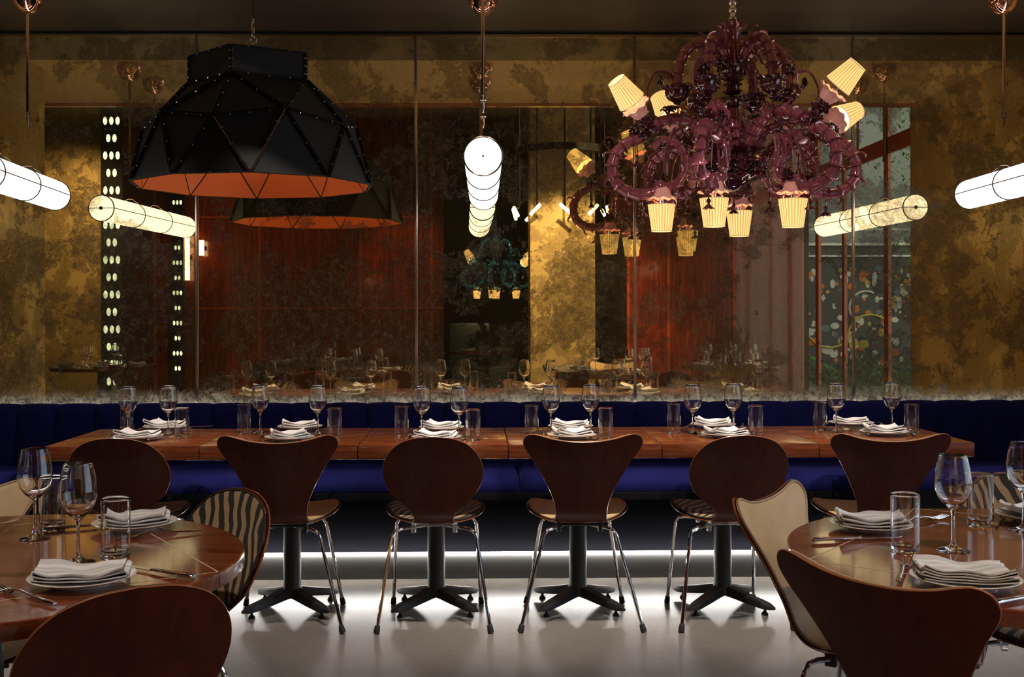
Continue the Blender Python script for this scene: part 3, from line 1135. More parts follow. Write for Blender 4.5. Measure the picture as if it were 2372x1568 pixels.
    for k, (az, dn, upl) in enumerate(lower):
        a_ = math.radians(az)
        out = Vector((math.cos(a_), math.sin(a_), 0))
        sd = Vector((-math.sin(a_), math.cos(a_), 0))
        Lx = lambda r, z, s=0: out * r + sd * s + Vector((0, 0, z))
        ar = MB()
        pts = catmull([Lx(.06, 1.97), Lx(.095, 2.06), Lx(.15, 2.14), Lx(.225, 2.185), Lx(.31, 2.185), Lx(.385, 2.15), Lx(.43, 2.10)], 7)
        seg_tube(ar, pts, .028, .025, .052)
        arm = ar.build('lower_arm', B, root)
        cu = MB()
        pts = catmull([Lx(.43, 2.10), Lx(.50, 2.075), Lx(.55, 2.03), Lx(.572, 1.965), Lx(.56, 1.90), Lx(.515, 1.855), Lx(.45, 1.835), Lx(.39, 1.84), Lx(.345, 1.865)], 7)
        seg_tube(cu, pts, .027, .024, .05)
        cu.ball(Lx(.345, 1.87), .034, 20, 12)
        # inner curl that closes the loop
        pts = catmull([Lx(.345, 1.865), Lx(.27, 1.885, .01), Lx(.235, 1.95, .02), Lx(.24, 2.02, .03), Lx(.285, 2.075, .035), Lx(.345, 2.085, .03), Lx(.385, 2.045, .02)], 7)
        seg_tube(cu, pts, .022, .017, .045)
        cu.build('arm_curl', B, arm)
        jb = MB()
        bowl(jb, Lx(.43, 2.115), .040)
        jb.build('joint_bulb', D, arm)
        FL(arm, Lx(.46, 2.13), .036, out + Vector((0, 0, .4)))
        FL(arm, Lx(.41, 2.14, .045), .030, sd + Vector((0, 0, .5)))
        FL(arm, Lx(.345, 1.895, -.036), .030, -sd)
        DR_(arm, Lx(.455, 2.075), .11, .017)
        DR_(arm, Lx(.43, 1.82, .0), .085, .022)
        DR_(arm, Lx(.27, 1.865, .02), .095, .022)
        # leaf spray
        ls = MB()
        for q in range(4):
            s_ = (q - 1.5) * .02
            pr = catmull([Lx(.25, 2.02, .0), Lx(.27 + .01 * q, 2.08, s_), Lx(.30 + .012 * q, 2.03, s_ * 1.5), Lx(.30 + .015 * q, 1.93, s_ * 2)], 5)
            n = len(pr)
            ls.tube(pr, [.003 + .006 * math.sin(PI * i / (n - 1)) for i in range(n)], 6, 0, True, .4)
        ls.build('leaf_spray', B, arm)
        if dn:
            shade_obj(root, Lx(.34, 1.876), Vector((0, 0, -1)), kit=kit)
    for c, ax in ((Vector((-.44, -.10, 2.185)), Vector((-.56, -.30, .66))), (Vector((.36, -.22, 2.235)), Vector((.56, -.38, .66))),
                  (Vector((.445, .02, 2.165)), Vector((.74, .34, .36))), (Vector((-.20, .36, 2.20)), Vector((-.35, .3, .8)))):
        shade_obj(root, c, ax, kit=kit, r_wide=.064, r_nar=.042)
        jb = MB()
        jb.tube(catmull([c + ax.normalized() * .01, c - ax.normalized() * .03, Vector((c.x * .86, c.y * .86, c.z - .06)), Vector((c.x * .8, c.y * .8, 2.13))], 5), .016, 10)
        jo = jb.build('lamp_arm', D, root)
        bw = MB()
        bowl(bw, c - ax.normalized() * .03, .032)
        bw.build('bowl', D, jo)
        FL(jo, c - ax.normalized() * .02 + Vector((0, -.03, -.02)), .032, Vector((0, -1, .2)))
    return root


chandelier('plum coloured glass chandelier with pleated yellow shades', 'plum', (CHX, CHY, 0))

# ================================================================== chairs
PROF = catmull([(.236, .415, 0), (.232, .432, 0), (.205, .447, 0), (.14, .452, 0), (.05, .447, 0), (-.05, .435, 0), (-.115, .427, 0), (-.165, .437, 0),
                (-.198, .472, 0), (-.222, .54, 0), (-.256, .63, 0), (-.296, .715, 0), (-.33, .80, 0)], 10)
PS = [0.0]
for p, q in zip(PROF, PROF[1:]):
    PS.append(PS[-1] + (q - p).length)
STOT = PS[-1]


def prof_at(s):
    if s <= 0:
        return PROF[0] + (PROF[0] - PROF[1]).normalized() * (-s)
    if s >= STOT:
        return PROF[-1] + (PROF[-1] - PROF[-2]).normalized() * (s - STOT)
    lo, hi = 0, len(PS) - 1
    while hi - lo > 1:
        m_ = (lo + hi) // 2
        if PS[m_] <= s:
            lo = m_
        else:
            hi = m_
    u = (s - PS[lo]) / (PS[hi] - PS[lo])
    return PROF[lo].lerp(PROF[hi], u)


def s_of_z(z):          # on the back part
    for i in range(len(PS) - 1, 0, -1):
        if PROF[i - 1].y <= z <= PROF[i].y and PROF[i].x < -.12:
            u = (z - PROF[i - 1].y) / (PROF[i].y - PROF[i - 1].y)
            return PS[i - 1] + u * (PS[i] - PS[i - 1])
    return STOT + (z - .80) * 1.1


def s_of_f(f):          # on the seat part
    for i in range(1, len(PS)):
        if PROF[i].x <= f <= PROF[i - 1].x and PROF[i].y < .5:
            u = (PROF[i - 1].x - f) / (PROF[i - 1].x - PROF[i].x)
            return PS[i - 1] + u * (PS[i] - PS[i - 1])
    return 0


SEAT7 = [(0, .236), (.07, .234), (.13, .222), (.18, .185), (.208, .12), (.215, .05), (.203, -.02), (.172, -.075), (.135, -.115)]
BACK7 = [(.108, .440), (.103, .47), (.108, .515), (.127, .567), (.160, .632), (.196, .692), (.226, .735), (.236, .762), (.228, .787), (.205, .80), (.175, .798), (.12, .786), (.06, .779), (0, .777)]
SEATO = [(0, .236), (.07, .232), (.13, .215), (.178, .17), (.203, .10), (.208, .03), (.194, -.04), (.158, -.09), (.115, -.12)]
BACKO = [(.083, .440), (.080, .462), (.092, .492), (.130, .522), (.168, .553), (.192, .60), (.200, .645), (.190, .695), (.166, .738), (.128, .772), (.07, .795), (0, .803)]


def outline(seat, back):
    pts = [Vector((x, s_of_f(f), 0)) for x, f in seat] + [Vector((x, s_of_z(z), 0)) for x, z in back]
    c = catmull(pts, 6)
    right = [(max(0, p.x), p.y) for p in c]
    right[0] = (0, right[0][1]); right[-1] = (0, right[-1][1])
    left = [(-x, s) for x, s in right[-2:0:-1]]
    return right + left


S_BEND = s_of_z(.44)


def to3(x, s, off=0.0):
    p = prof_at(s)
    q, r = prof_at(s - .006), prof_at(s + .006)
    t = (r - q).normalized()
    n = Vector((-t.y, t.x, 0))          # 2D normal, pointing to the sitter: up for the seat, forward for the back
    if n.y < 0 and s < S_BEND - .12:
        n = -n
    if s >= S_BEND - .12:
        n = Vector((t.y, -t.x, 0))
    k = max(0, min(1, (s - (S_BEND - .05)) / .16))
    lift = x * x * (.45 * (1 - k) + .5 * k)
    p2 = p + n * (off + lift)
    return Vector((x, p2.x, p2.y))      # chair faces +Y


def spine(P, out):
    s0, s1 = min(o[1] for o in out), max(o[1] for o in out)
    return (0, min(max(P[1], s0 + .2), s1 - .14))


def sheet(out, ks, off_fn):
    vs, fs = [], []
    n = len(out)
    for k in ks:
        for P_ in out:
            c = spine(P_, out)
            x, s = c[0] + (P_[0] - c[0]) * k, c[1] + (P_[1] - c[1]) * k
            vs.append(to3(x, s, off_fn(k)))
    for a in range(len(ks) - 1):
        for i in range(n):
            j = (i + 1) % n
            fs.append((a * n + i, a * n + j, (a + 1) * n + j, (a + 1) * n + i))
    return vs, fs


def make_chair(kind):
    root = thing('dining_chair', '', 'chair')
    out = outline(SEAT7, BACK7) if kind == 'wing' else outline(SEATO, BACKO)
    ks = [0, .2, .4, .6, .8, .92, 1]
    # plywood shell: two sheets and a rounded pale edge
    sh = MB()
    v1, f1 = sheet(out, ks, lambda k: -.0055)
    sh.add(v1, f1, 0)
    v2, f2 = sheet(out, ks[::-1], lambda k: .0)
    sh.add(v2, [tuple(f) for f in f2], 0)
    n = len(out)
    e1 = v1[-n:]
    e2 = v2[:n]
    mid = [(a + b2) / 2 for a, b2 in zip(e1, e2)]
    em = [m_ + (m_ - to3(spine(P_, out)[0], spine(P_, out)[1], -.003)).normalized() * .0015 for m_, P_ in zip(mid, out)]
    vs = [p for tr in (e1, em, e2) for p in tr]
    sh.add(vs, [(a * n + i, a * n + (i + 1) % n, (a + 1) * n + (i + 1) % n, (a + 1) * n + i) for a in range(2) for i in range(n)], 1)
    sh.build('shell', [M['shell_wood'], M['edge_wood']], root, sharp=45)
    up = MB()
    kp = [0, .25, .5, .75, .88, .92, .945, .955]
    v3, f3 = sheet(out, kp, lambda k: .0005 + .011 * math.sqrt(max(0, 1 - (k / .957) ** 16)))
    up.add(v3, f3, 0)
    uo = up.build('upholstery', M['beige'] if kind == 'wing' else M['zebra'], root, sharp=70)
    pp = MB()
    loop = []
    for P_ in out:
        c = spine(P_, out)
        loop.append(to3(c[0] + (P_[0] - c[0]) * .945, c[1] + (P_[1] - c[1]) * .945, .0075))
    pp.tube(loop + [loop[0]], .0035, 6, 0, False)
    pp.build('piping', M['piping'] if kind == 'wing' else M['dark_piping'], uo)
    # chrome legs bent out from under the seat
    sp_ = .148 if kind == 'wing' else .172
    fr = .246 if kind == 'wing' else .228
    for sy, sx_ in ((-1, -1), (-1, 1), (1, -1), (1, 1)):
        foot = Vector((sx_ * (fr if sy < 0 else fr - .035), sy * .225, .012))
        bend = Vector((sx_ * sp_, sy * .145, .378))
        pts = [Vector((sx_ * .015, sy * .03, .402)), Vector((sx_ * .06, sy * .075, .402)), Vector((sx_ * (sp_ - .035), sy * .125, .400))]
        pts += [Vector((sx_ * (sp_ - .012), sy * .14, .394)), bend, bend + (foot - bend) * .05, bend + (foot - bend) * .12, foot]
        lg = MB()
        lg.tube(pts, .0075, 10)
        lo = lg.build('leg', M['chrome'], root)
        ft = MB()
        d = (foot - bend).normalized()
        ft.tube([foot - d * .022, foot - d * .02, foot - d * .0, foot + d * .010], [.009, .0105, .0125, .0125], 12)
        ft.build('rubber_foot', M['rubber'], lo)
    fm = MB()
    fm.lathe([(0, 0), (.055, 0), (.06, .006), (.05, .018), (0, .018)], 24, 0, Matrix.Translation((0, 0, .408)))
    fm.tube([(-.075, -.085, .408), (.075, -.085, .408)], .006, 8)
    for sx_ in (-1, 1):
        fm.bbox(sx_ * .085 - .009, sx_ * .085 + .009, -.115, -.085, .382, .425, .003)
        fm.bbox(sx_ * .085 - .009, sx_ * .085 + .009, .085, .11, .382, .43, .003)
    fm.build('seat_mount', M['black_cast'] if kind == 'wing' else M['acrylic'], root)
    return root


wing = Placer(make_chair('wing'))
oval = Placer(make_chair('oval'))


def back_at(placer, px, Yb, rz, label, group=None, zt=.79):
    """place a chair so that the top of its back stands at pixel column px, depth Yb; rz 0 faces the wall"""
    X = at(px, 1014, Yb).x
    d = Vector((0, -.33, 0))
    d.rotate(Matrix.Rotation(rz, 3, 'Z'))
    return placer.put((X - d.x, Yb - d.y, 0), rz, label, group)


g6 = 'chairs drawn up to the long table'
back_at(oval, 262, 4.40, math.radians(2), 'round-backed wooden chair at the left end of the long table', g6)
back_at(wing, 640, 4.40, math.radians(2), 'wing-backed wooden chair with beige seat, second along the long table from the left', g6)
back_at(oval, 1001, 4.40, 0, 'round-backed wooden chair with zebra seat below the central tube pendant', g6)
back_at(wing, 1352, 4.40, math.radians(-1), 'wing-backed wooden chair with beige seat, right of the central round-backed chair', g6)
back_at(oval, 1724, 4.40, math.radians(2), 'round-backed wooden chair with zebra seat behind the beige leather chair', g6)
back_at(wing, 2070, 4.37, math.radians(-2), 'wing-backed wooden chair at the right end of the long table', g6)


def face(placer, bx, by, fx, fy, label):
    """back top centre at (bx, by), facing direction (fx, fy)"""
    a_ = math.atan2(fy, fx) - PI / 2
    f = Vector((fx, fy, 0)).normalized()
    return placer.put((bx + f.x * .33, by + f.y * .33, 0), a_, label)


face(oval, -.60, 2.01, -.54, .84, 'round-backed wooden chair in the left foreground, seen from behind')
face(wing, .735, 2.09, .80, .60, 'wing-backed wooden chair in the right foreground, seen from behind')
face(wing, .775, 3.06, .80, -.60, 'beige leather wing-backed chair turned towards the right round table')
face(oval, -.64, 3.12, -.72, -.75, 'zebra hide round-backed chair at the left round table')
face(wing, -1.50, 3.22, .42, -.70, 'beige wing-backed chair at the left edge, behind the left round table')
face(oval, 1.63, 3.36, -.30, -.90, 'zebra hide round-backed chair at the right edge, behind the right round table')
# further chairs that only the mirror shows
face(oval, -2.12, 1.12, .42, -.9, 'round-backed chair beyond the camera, reflected left of centre')
face(wing, -.95, .45, -1, -.1, 'wing-backed chair beyond the camera, reflected behind the left table')
face(wing, 2.45, 2.05, -.8, .5, 'wing-backed chair right of the right round table, reflected')
face(wing, -3.2, 1.9, -.55, -.75, 'wing-backed chair reflected before the gold wall')
face(wing, 1.35, 1.52, -.1, .9, 'wing-backed chair on the near side of the right round table, reflected')

# ================================================================== tables
ZT = .75


def cast_base(parent, z_top, r=.038, arm=.2):
    cb = MB()
    cb.lathe([(0, .055), (r + .010, .058), (r + .004, .09), (r, .10), (r, z_top), (0, z_top)], 28)
    cb.build('column', M['black_cast'], parent)
    for k in range(4):
        a_ = PI / 4 + k * PI / 2
        T = Matrix.Rotation(a_, 4, 'Z')
        vs = []
        sec = [(.02, .026, .055, .098), (.05, .026, .052, .092), (.12, .024, .040, .074), (.205, .022, .028, .056), (.228, .020, .027, .050), (.256, .005, .029, .038)]
        for (x, w_, z0, z1) in sec:
            for (yy, zz) in ((-w_, z0), (w_, z0), (w_, z1 - .008), (w_ * .7, z1), (-w_ * .7, z1), (-w_, z1 - .008)):
                vs.append(T @ Vector((x, yy, zz)))
        fs = [(i * 6 + j, i * 6 + (j + 1) % 6, (i + 1) * 6 + (j + 1) % 6, (i + 1) * 6 + j) for i in range(len(sec) - 1) for j in range(6)]
        fs += [tuple(range(6)), tuple((len(sec) - 1) * 6 + j for j in range(6))]
        ar = MB().add(vs, fs)
        ao = ar.build('base_arm', M['black_cast'], parent, sharp=40)
        lv = MB()
        lv.lathe([(0, 0), (.014, .0), (.015, .004), (.011, .010), (.006, .016), (.006, .03), (0, .03)], 16, 0, T @ Matrix.Translation((.208, 0, 0)))
        lv.build('leveller', M['rubber'], ao)


yF, yB = on(1178, 1030, ZT).y, on(1172, 990, ZT).y
sx6 = [on(x, y, ZT).x for x, y in ((116, 1030), (471, 1028), (827, 1033), (1178, 1032), (1530, 1026), (1880, 1020), (2227, 1017))]
names6 = ['leftmost', 'second', 'third', 'fourth', 'fifth', 'rightmost']
tnum = ['first', 'second', 'third', 'fourth', 'fifth', 'sixth']
for i in range(6):
    x0, x1 = sx6[i], sx6[i + 1]
    cx, cy = (x0 + x1) / 2, (yF + yB) / 2
    t = thing('dining_table', 'square red-brown wooden table, %s of the six in the long row' % names6[i], 'table', (cx, cy, 0), 0, 'tables pushed together into one long row')
    hw, hd2 = (x1 - x0) / 2 - .0015, (yB - yF) / 2
    dz = (0, .0, -.001, .0, .0, .0)[i]
    MB().bbox(-hw, hw, -hd2, hd2, ZT - .058, ZT + dz, .0025).build('tabletop', M['long_wood'], t)
    cast_base(t, ZT - .058)


def round_table(cx, cy, R, ang, label, edge_metal=True):
    t = thing('round_table', label, 'table', (cx, cy, 0))
    th = .034
    # square centre
    rot = math.radians(ang)
    cs = [Vector((R * math.cos(rot + k * PI / 2), R * math.sin(rot + k * PI / 2), 0)) for k in range(4)]
    mb = MB()
    cc = [c * .997 for c in cs]
    mb.add([Vector((c.x, c.y, ZT - th)) for c in cc] + [Vector((c.x, c.y, ZT)) for c in cc], [(3, 2, 1, 0), (4, 5, 6, 7)] + [(k, (k + 1) % 4, 4 + (k + 1) % 4, 4 + k) for k in range(4)])
    mb.build('tabletop', M['top_wood'], t, smooth=False)
    for k in range(4):
        n = 28
        arc = [rot + (PI / 2) * (k + i / n) for i in range(n + 1)]
        rim = [Vector((R * math.cos(a_), R * math.sin(a_), 0)) for a_ in arc]
        c = (cs[k] + cs[(k + 1) % 4]) / 2
        sh = c.normalized() * .002
        rim = [p + sh for p in rim]
        m_ = len(rim)
        vs = []
        for z, s in ((ZT - th, .998), (ZT - th + .002, 1), (ZT - .0025, 1), (ZT, .9955)):
            vs += [Vector((p.x * s, p.y * s, z)) for p in rim]
        fs = [tuple(range(m_ - 1, -1, -1)), tuple(3 * m_ + i for i in range(m_))]
        side = [(a_ * m_ + i, a_ * m_ + (i + 1) % m_, (a_ + 1) * m_ + (i + 1) % m_, (a_ + 1) * m_ + i) for a_ in range(3) for i in range(m_)]
        lf = MB().add(vs, fs + side)
        lo = lf.build('drop_leaf', M['top_wood'], t, sharp=40)
        # thin pale line where leaf meets the square
        ln = MB()
        a3, b3 = cs[k] * .996, cs[(k + 1) % 4] * .996
        d = (b3 - a3).normalized()
        nn = Vector((-d.y, d.x, 0)) * .0016
        ln.add([a3 + nn + Vector((0, 0, ZT + .0003)), b3 + nn + Vector((0, 0, ZT + .0003)), b3 - nn + Vector((0, 0, ZT + .0003)), a3 - nn + Vector((0, 0, ZT + .0003))], [(0, 1, 2, 3)])
        ln.build('leaf_line', M['leaf_line'], lo, smooth=False)
    cast_base(t, ZT - th, .045)
    return t


LT = (-1.08, 2.47)
RT = (1.275, 2.485)
round_table(LT[0], LT[1], .56, -12.9, 'round red-brown wooden table with drop leaves, left foreground')
round_table(RT[0], RT[1], .56, 186.5, 'round red-brown wooden table with drop leaves, right foreground')
FAR = [(-1.75, .35, 10, 'round wooden table beyond the camera, reflected left of centre'),
       (-3.75, 1.15, 30, 'round wooden table reflected before the gold wall'),
       (2.55, 1.35, 20, 'round wooden table reflected before the red wood wall'),
       (.15, -2.9, 0, 'round wooden table far back, reflected beneath the blue chandelier')]
for x, y, a_, lb in FAR:
    round_table(x, y, .5, a_, lb)

# ================================================================== tableware
def make_wine():
    root = thing('wine_glass', '', 'wine glass')
    o = [(0, 0), (.034, 0), (.036, .0012), (.034, .0025), (.018, .006), (.0075, .0115), (.0045, .022), (.0038, .05), (.0038, .078), (.0055, .092), (.013, .0985), (.024, .108), (.0335, .122), (.0395, .140), (.0405, .155), (.0385, .175), (.0345, .196), (.0305, .2145), (.0300, .2155)]
    i = [(.0292, .2145), (.0333, .196), (.0373, .175), (.0393, .155), (.0383, .140), (.0323, .1235), (.023, .110), (.012, .1025), (0, .101)]
    MB().lathe(o + i, 48, support=True).build('glass_body', M['glass'], root, sharp=40)
    return root


def make_tumbler():
    root = thing('tumbler', '', 'tumbler')
    o = [(0, 0), (.028, 0), (.0305, .002), (.0312, .01), (.0318, .128), (.0312, .1298)]
    i = [(.0302, .128), (.0296, .016), (.026, .0125), (0, .0115)]
    MB().lathe(o + i, 48, support=True).build('glass_body', M['glass'], root, sharp=40)
    return root


def make_plate():
    root = thing('plate', '', 'plate')
    MB().lathe([(0, .004), (.050, .004), (.052, 0), (.058, 0), (.060, .005), (.080, .0095), (.1025, .0165), (.104, .0182), (.1025, .0190), (.080, .0125), (.062, .0085), (0, .0075)], 64).build('plate_body', M['ceramic'], root, sharp=60)
    return root


def make_napkin(layers, lu, lv, seed, mat, lift=.012, th=.0022, gap=.0042):
    """cloth folded in zigzag along x, waved along y"""
    root = thing('napkin', '', 'napkin')
    rnd = random.Random(seed)
    path = []
    for L in range(layers):
        x0, x1 = -lu / 2 + .004 * rnd.random(), lu / 2 - .004 * rnd.random() - (.012 * L / layers)
        xs_ = [x0 + (x1 - x0) * i / 14 for i in range(15)]
        if L % 2:
            xs_ = xs_[::-1]
        z = .002 + L * gap
        path += [(x, z) for x in xs_]
        if L < layers - 1:
            s = 1 if L % 2 == 0 else -1
            path.append((xs_[-1] + s * gap * .55, z + gap * .5))
    n, m_ = len(path), 13
    ph = rnd.uniform(0, 6)

    def pos(i, j, o):
        x, z = path[i]
        v = j / (m_ - 1)
        y = (v - .5) * lv
        a, b2 = path[max(0, i - 1)], path[min(n - 1, i + 1)]
        dx, dz = b2[0] - a[0], b2[1] - a[1]
        l_ = math.hypot(dx, dz) or 1
        nx_, nz_ = -dz / l_, dx / l_
        k = z / (layers * gap)
        zz = z + k * (.0035 * math.sin(x * 70 + ph + y * 20) + .0025 * math.sin(y * 85 + ph * 2))
        zz += k * lift * (abs(2 * x / lu) ** 2.5) + k * lift * .5 * (abs(2 * v - 1) ** 3)
        xx = x + .004 * math.sin(y * 40 + ph) * k
        y += .010 * k * math.sin(x * 30 + ph) + (.004 * math.sin(i * .37) if j in (0, m_ - 1) else 0)
        # drape: middle sits in the plate well
        zz += .013 * ((2 * x / lu) ** 2 + (2 * y / lv) ** 2) * .45
        return (xx + nx_ * o, y, zz + nz_ * o)
    mb = MB()
    for o in (-th / 2, th / 2):
        for i in range(n):
            for j in range(m_):
                mb.v.append(pos(i, j, o))
    N0 = n * m_
    for i in range(n - 1):
        for j in range(m_ - 1):
            q = (i * m_ + j, i * m_ + j + 1, (i + 1) * m_ + j + 1, (i + 1) * m_ + j)
            mb.f.append(q); mb.f.append(tuple(N0 + k for k in q[::-1])); mb.m += [0, 0]
        for j in (0, m_ - 1):
            mb.f.append((i * m_ + j, (i + 1) * m_ + j, N0 + (i + 1) * m_ + j, N0 + i * m_ + j)); mb.m.append(0)
    mb.build('folded_cloth', mat, root, sharp=60)
    return root


def make_fork():
    root = thing('fork', '', 'fork')
    h = MB()
    # along +Y, tines at +Y
    pts = [(0, -.105, .006), (0, -.10, .0065), (0, -.07, .0068), (0, -.03, .0085), (0, .01, .0135), (0, .03, .0115), (0, .045, .007)]
    h.tube(pts, [.0045, .0065, .0062, .0042, .0030, .0048, .0105], 12, 0, True, .42)
    h.tube([(0, .043, .0072), (0, .052, .0056), (0, .06, .0050)], [.0102, .0118, .0116], 12, 0, True, .22)
    h.build('handle', M['steel'], root)
    for k in range(4):
        x = (k - 1.5) * .0066
        MB().tube([(x, .057, .0052), (x, .075, .0056), (x, .092, .0085), (x * 1.02, .102, .0115)], [.0018, .0017, .0014, .0007], 6).build('tine', M['steel'], root)
    return root


def make_knife():
    root = thing('knife', '', 'knife')
    h = MB()
    h.tube([(0, -.115, .007), (0, -.112, .0072), (0, -.08, .0075), (0, -.03, .007), (0, .0, .0065), (0, .01, .006)], [.006, .0085, .0082, .0065, .0055, .0050], 12, 0, True, .55)
    h.build('handle', M['steel'], root)
    bl = MB()
    prf = [(-.005, .008), (.006, .008), (.007, .03), (.0075, .08), (.004, .105), (-.003, .115), (-.0045, .09), (-.005, .05)]
    n = len(prf)
    vs = [(x, y, .0045) for x, y in prf] + [(x, y, .0060) for x, y in prf]
    bl.add(vs, [tuple(range(n - 1, -1, -1)), tuple(range(n, 2 * n))] + [(i, (i + 1) % n, n + (i + 1) % n, n + i) for i in range(n)])
    bl.build('blade', M['steel'], root, smooth=False)
    return root


wine, tumb, plate = Placer(make_wine()), Placer(make_tumbler()), Placer(make_plate())
napA = Placer(make_napkin(3, .18, .115, 1, M['linen'], .008, .0028, .0044))
napB = Placer(make_napkin(5, .175, .12, 2, M['linen'], .006, .0026, .0040))
napW = Placer(make_napkin(3, .15, .12, 3, M['white_linen'], .016, .0035, .0052))
napS = Placer(make_napkin(3, .165, .115, 5, M['linen'], .012, .0032, .0052))
napV = Placer(make_napkin(3, .155, .115, 8, M['white_linen'], .012, .0035, .0052))
fork, knife = Placer(make_fork()), Placer(make_knife())
HT = ZT + .0005


def tb(placer, x, y, label, rz=0., z=HT, group=None):
    p = on(x, y, z)
    return placer.put((p.x, p.y, z), rz, label, group)


def place(placer, x, y, label, rz=0., nap=None, nl='', nrz=0.):
    p = on(x, y, HT)
    placer.put((p.x, p.y, HT), rz, label)
    if nap:
        nap.put((p.x, p.y, HT + .0085), nrz, nl)


# long table: (front plate, rear plate, wine glasses, tumblers) by table, left to right; y = where each base stands
LONG = [
    dict(front=(320, 1018), rear=(385, 995), wine=[(297, 1008), (390, 1006)], tum=[(294, 997), (422, 1014)]),
    dict(front=(671, 1020), rear=(695, 995), wine=[(603, 1003), (736, 1006)], tum=[(566, 1003), (776, 1015)]),
    dict(front=(1011, 1020), rear=(1023, 997), wine=[(977, 1009), (1064, 1012)], tum=[(930, 1009), (1096, 1019)]),
    dict(front=(1325, 1015), rear=(1322, 994), wine=[(1276, 1006), (1368, 1003)], tum=[(1231, 1007), (1403, 1014)]),
    dict(front=(1681, 1012), rear=(1652, 990), wine=[(1605, 1004), (1699, 1001)], tum=[(1560, 1002), (1751, 1008)]),
    dict(front=(2048, 1007), rear=(1972, 986), wine=[(1937, 1000), (2066, 996)], tum=[(1899, 997), (2112, 1004)]),
]
rnd = random.Random(4)
for i, d in enumerate(LONG):
    w = tnum[i] + ' table of the long row'
    place(plate, *d['front'], 'white plate nearest the camera on the ' + w, 0, napW if i % 2 else napV, 'white folded napkin on the front plate of the ' + w, rnd.uniform(-.35, .35))
    place(plate, *d['rear'], 'white plate nearest the banquette on the ' + w, 0, napV if i % 2 else napW, 'white folded napkin on the rear plate of the ' + w, rnd.uniform(-.35, .35))
    tb(wine, *d['wine'][0], 'clear stemmed wine glass, left one on the ' + w)
    tb(wine, *d['wine'][1], 'clear stemmed wine glass, right one on the ' + w)
    tb(tumb, *d['tum'][0], 'clear straight tumbler left of the plates on the ' + w)
    tb(tumb, *d['tum'][1], 'clear straight tumbler right of the plates on the ' + w)
    fx, fy = d['front']
    rx, ry = d['rear']
    tb(fork, fx - 66, fy - 4, 'steel fork left of the front plate on the ' + w, rnd.uniform(-.15, .15))
    tb(knife, fx + 64, fy - 2, 'steel knife right of the front plate on the ' + w, rnd.uniform(-.5, -.2))
    tb(fork, rx + 68, ry - 1, 'steel fork right of the rear plate on the ' + w, PI + rnd.uniform(-.6, .1))
    tb(knife, rx - 62, ry + 2, 'steel knife left of the rear plate on the ' + w, PI - rnd.uniform(.3, .7))

# left round table
lt = 'left round table'
place(plate, 191, 1352, 'white plate near the left foreground chair on the ' + lt, 0, napA, 'striped grey napkin loosely folded on the near plate, ' + lt, math.radians(12))
place(plate, 312, 1223, 'white plate beside the zebra chair on the ' + lt, 0, napS, 'striped napkin on the far plate of the ' + lt, math.radians(14))
bpy.context.view_layer.update()
tb(wine, 81, 1247, 'tall wine glass standing further left on the ' + lt)
tb(wine, 181, 1303, 'tall wine glass nearest the camera on the ' + lt)
tb(tumb, 121, 1222, 'clear tumbler behind the two wine glasses on the ' + lt)
tb(tumb, 268, 1288, 'clear tumbler right of the near wine glass on the ' + lt)
tb(fork, 55, 1385, 'steel fork lying left of the near plate on the ' + lt, math.radians(52))
tb(fork, 365, 1243, 'steel fork lying beside the far plate on the ' + lt, math.radians(118))
tb(knife, 358, 1327, 'steel knife right of the near plate on the ' + lt, math.radians(58))
tb(knife, 215, 1222, 'steel knife left of the far plate on the ' + lt, math.radians(-65))
tb(fork, 5, 1222, 'steel fork cut by the left edge of the picture', math.radians(176))
# right round table
rt = 'right round table'
place(plate, 2236, 1355, 'white plate nearest the camera on the ' + rt, 0, napB, 'thick striped grey napkin on the near plate of the ' + rt, math.radians(-14))
place(plate, 2020, 1226, 'white plate beside the beige leather chair on the ' + rt, 0, napS, 'striped napkin on the plate beside the beige leather chair', math.radians(-8))
place(plate, 2405, 1206, 'white plate cut by the right edge of the picture', 0, napW, 'napkin cut by the right edge of the picture', math.radians(10))
tb(wine, 2208, 1275, 'tall wine glass in the middle of the ' + rt)
tb(wine, 2372, 1228, 'tall wine glass cut by the right edge of the picture')
tb(tumb, 2097, 1277, 'clear tumbler in front of the left plate on the ' + rt)
tb(tumb, 2271, 1216, 'clear tumbler behind the wine glass on the ' + rt)
tb(fork, 2092, 1327, 'steel fork lying left of the near plate on the ' + rt, math.radians(-26))
tb(knife, 1985, 1252, 'steel knife below the plate beside the beige chair', math.radians(-80))
tb(knife, 2316, 1206, 'steel knife lying near the zebra chair on the ' + rt, math.radians(150))
tb(knife, 2385, 1388, 'steel knife cut by the right edge of the picture', math.radians(-62))
tb(fork, 2128, 1210, 'steel fork lying at the far side of the ' + rt, math.radians(-62))

# tables that only the mirror shows
words4 = ['left', 'right', 'near', 'far']
for ti, (x, y, a_, lb) in enumerate(FAR):
    nm = ['reflected table left of centre', 'reflected table by the gold wall', 'reflected table by the red wood wall', 'reflected table under the blue chandelier'][ti]
    for k in range(4):
        th_ = math.radians(a_ + 45 + 90 * k)
        q = lambda r, da: (x + r * math.cos(th_ + da), y + r * math.sin(th_ + da))
        px_, py_ = q(.34, 0)
        plate.put((px_, py_, HT), 0, 'white plate on the %s side of the %s' % (words4[k], nm))
        napV.put((px_, py_, HT + .0085), th_, 'white napkin on the %s side of the %s' % (words4[k], nm))
        gx, gy = q(.22, .55)
        wine.put((gx, gy, HT), 0, 'wine glass on the %s side of the %s' % (words4[k], nm))
        gx, gy = q(.25, -.62)
        tumb.put((gx, gy, HT), 0, 'tumbler on the %s side of the %s' % (words4[k], nm))
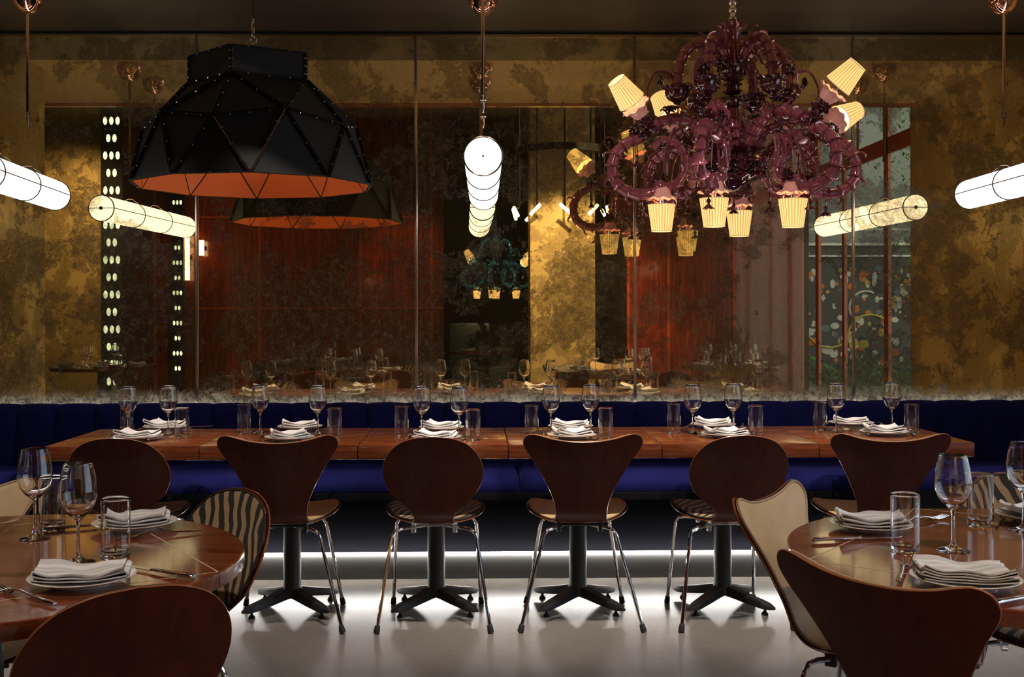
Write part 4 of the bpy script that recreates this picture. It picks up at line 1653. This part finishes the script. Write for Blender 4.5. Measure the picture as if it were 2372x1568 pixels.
# the hidden sides of the two foreground tables, reflected too
for (cx, cy), nm, angs in ((LT, lt, (150, 225)), (RT, rt, (-42, -12))):
    for k, a_ in enumerate(angs):
        th_ = math.radians(a_)
        side = ('outer front', 'outer rear')[k] if nm == rt else ('outer rear', 'outer front')[k]
        wine.put((cx + .25 * math.cos(th_ + .8), cy + .25 * math.sin(th_ + .8), HT), 0, 'wine glass on the %s side of the %s, reflected in the mirror' % (side, nm))
        tumb.put((cx + .36 * math.cos(th_ - .35), cy + .36 * math.sin(th_ - .35), HT), 0, 'tumbler on the %s side of the %s, reflected in the mirror' % (side, nm))

# ================================================================== things only the mirror shows
# ring chandelier round the gold pillar
rc = thing('ring_chandelier', 'large dark metal ring light hung round the gold pillar, reflected', 'chandelier', (.935, .33, 0))
rb = MB()
RR = .50
n = 72
for z0, z1, r0, r1 in ((2.98, 3.055, RR, RR + .012),):
    vs = []
    for i in range(n):
        a_ = 2 * PI * i / n
        for r, z in ((r0, z0), (r1, z0), (r1, z1), (r0, z1)):
            vs.append((r * math.cos(a_), r * math.sin(a_), z))
    rb.add(vs, [(i * 4 + j, ((i + 1) % n) * 4 + j, ((i + 1) % n) * 4 + (j + 1) % 4, i * 4 + (j + 1) % 4) for i in range(n) for j in range(4)])
rb.build('ring', M['dark_bronze'], rc, sharp=40)
for k in range(10):
    a_ = 2 * PI * k / 10 + .3
    p = Vector((math.cos(a_) * (RR - .02), math.sin(a_) * (RR - .02), 0))
    o = Vector((math.cos(a_), math.sin(a_), 0))
    s = Vector((-math.sin(a_), math.cos(a_), 0)) * (1 if k % 2 else -1)
    r_ = MB()
    r_.tube([p + Vector((0, 0, 4.35)), p + Vector((0, 0, 2.42)), p + o * .03 + Vector((0, 0, 2.37))], .011, 8)
    ro = r_.build('rod', M['dark_bronze'], rc)
    q = p + o * .04 + Vector((0, 0, 2.36))
    MB().tube([q - s * .06 + Vector((0, 0, .05)), q + s * .06 - Vector((0, 0, .05))], .018, 12).build('lit_tube', M['small_tube'], ro)
chandelier('smaller teal blue glass chandelier with yellow shades, seen only in the mirror', 'teal', (.30, -3.4, -.07), .93, .5, False, 4.42 / .93)
# dark green booth far back
gb = thing('green_booth', 'dark green leather booth seat far back, seen in the mirror', 'booth', (.5, -4.9, 0))
MB().bbox(-.9, 1.1, -.12, .0, .3, 1.12, .03).build('backrest', M['green_leather'], gb)
MB().bbox(-.9, 1.1, 0, .5, .1, .47, .03).build('seat', M['green_leather'], gb)
# upright lit tubes on the red wall
for k, (px_, z0, z1) in enumerate(((437, 1.72, 2.33), (470, 2.05, 2.25))):
    X = (px_ - 1100) * (12.5 + 2.5) / FPX
    v = thing('tube_sconce', ('long' if k == 0 else 'short') + ' upright lit glass tube reflected beside the left mirror seam', 'wall light', (X, -2.5, 0))
    MB().tube([(0, 0, z0), (0, 0, z1)], .032, 16).build('lit_tube', M['small_tube'], v)
    MB().bbox(-.03, .03, -.085, -.02, (z0 + z1) / 2 - .03, (z0 + z1) / 2 + .03, .004).build('bracket', M['dark_bronze'], v)
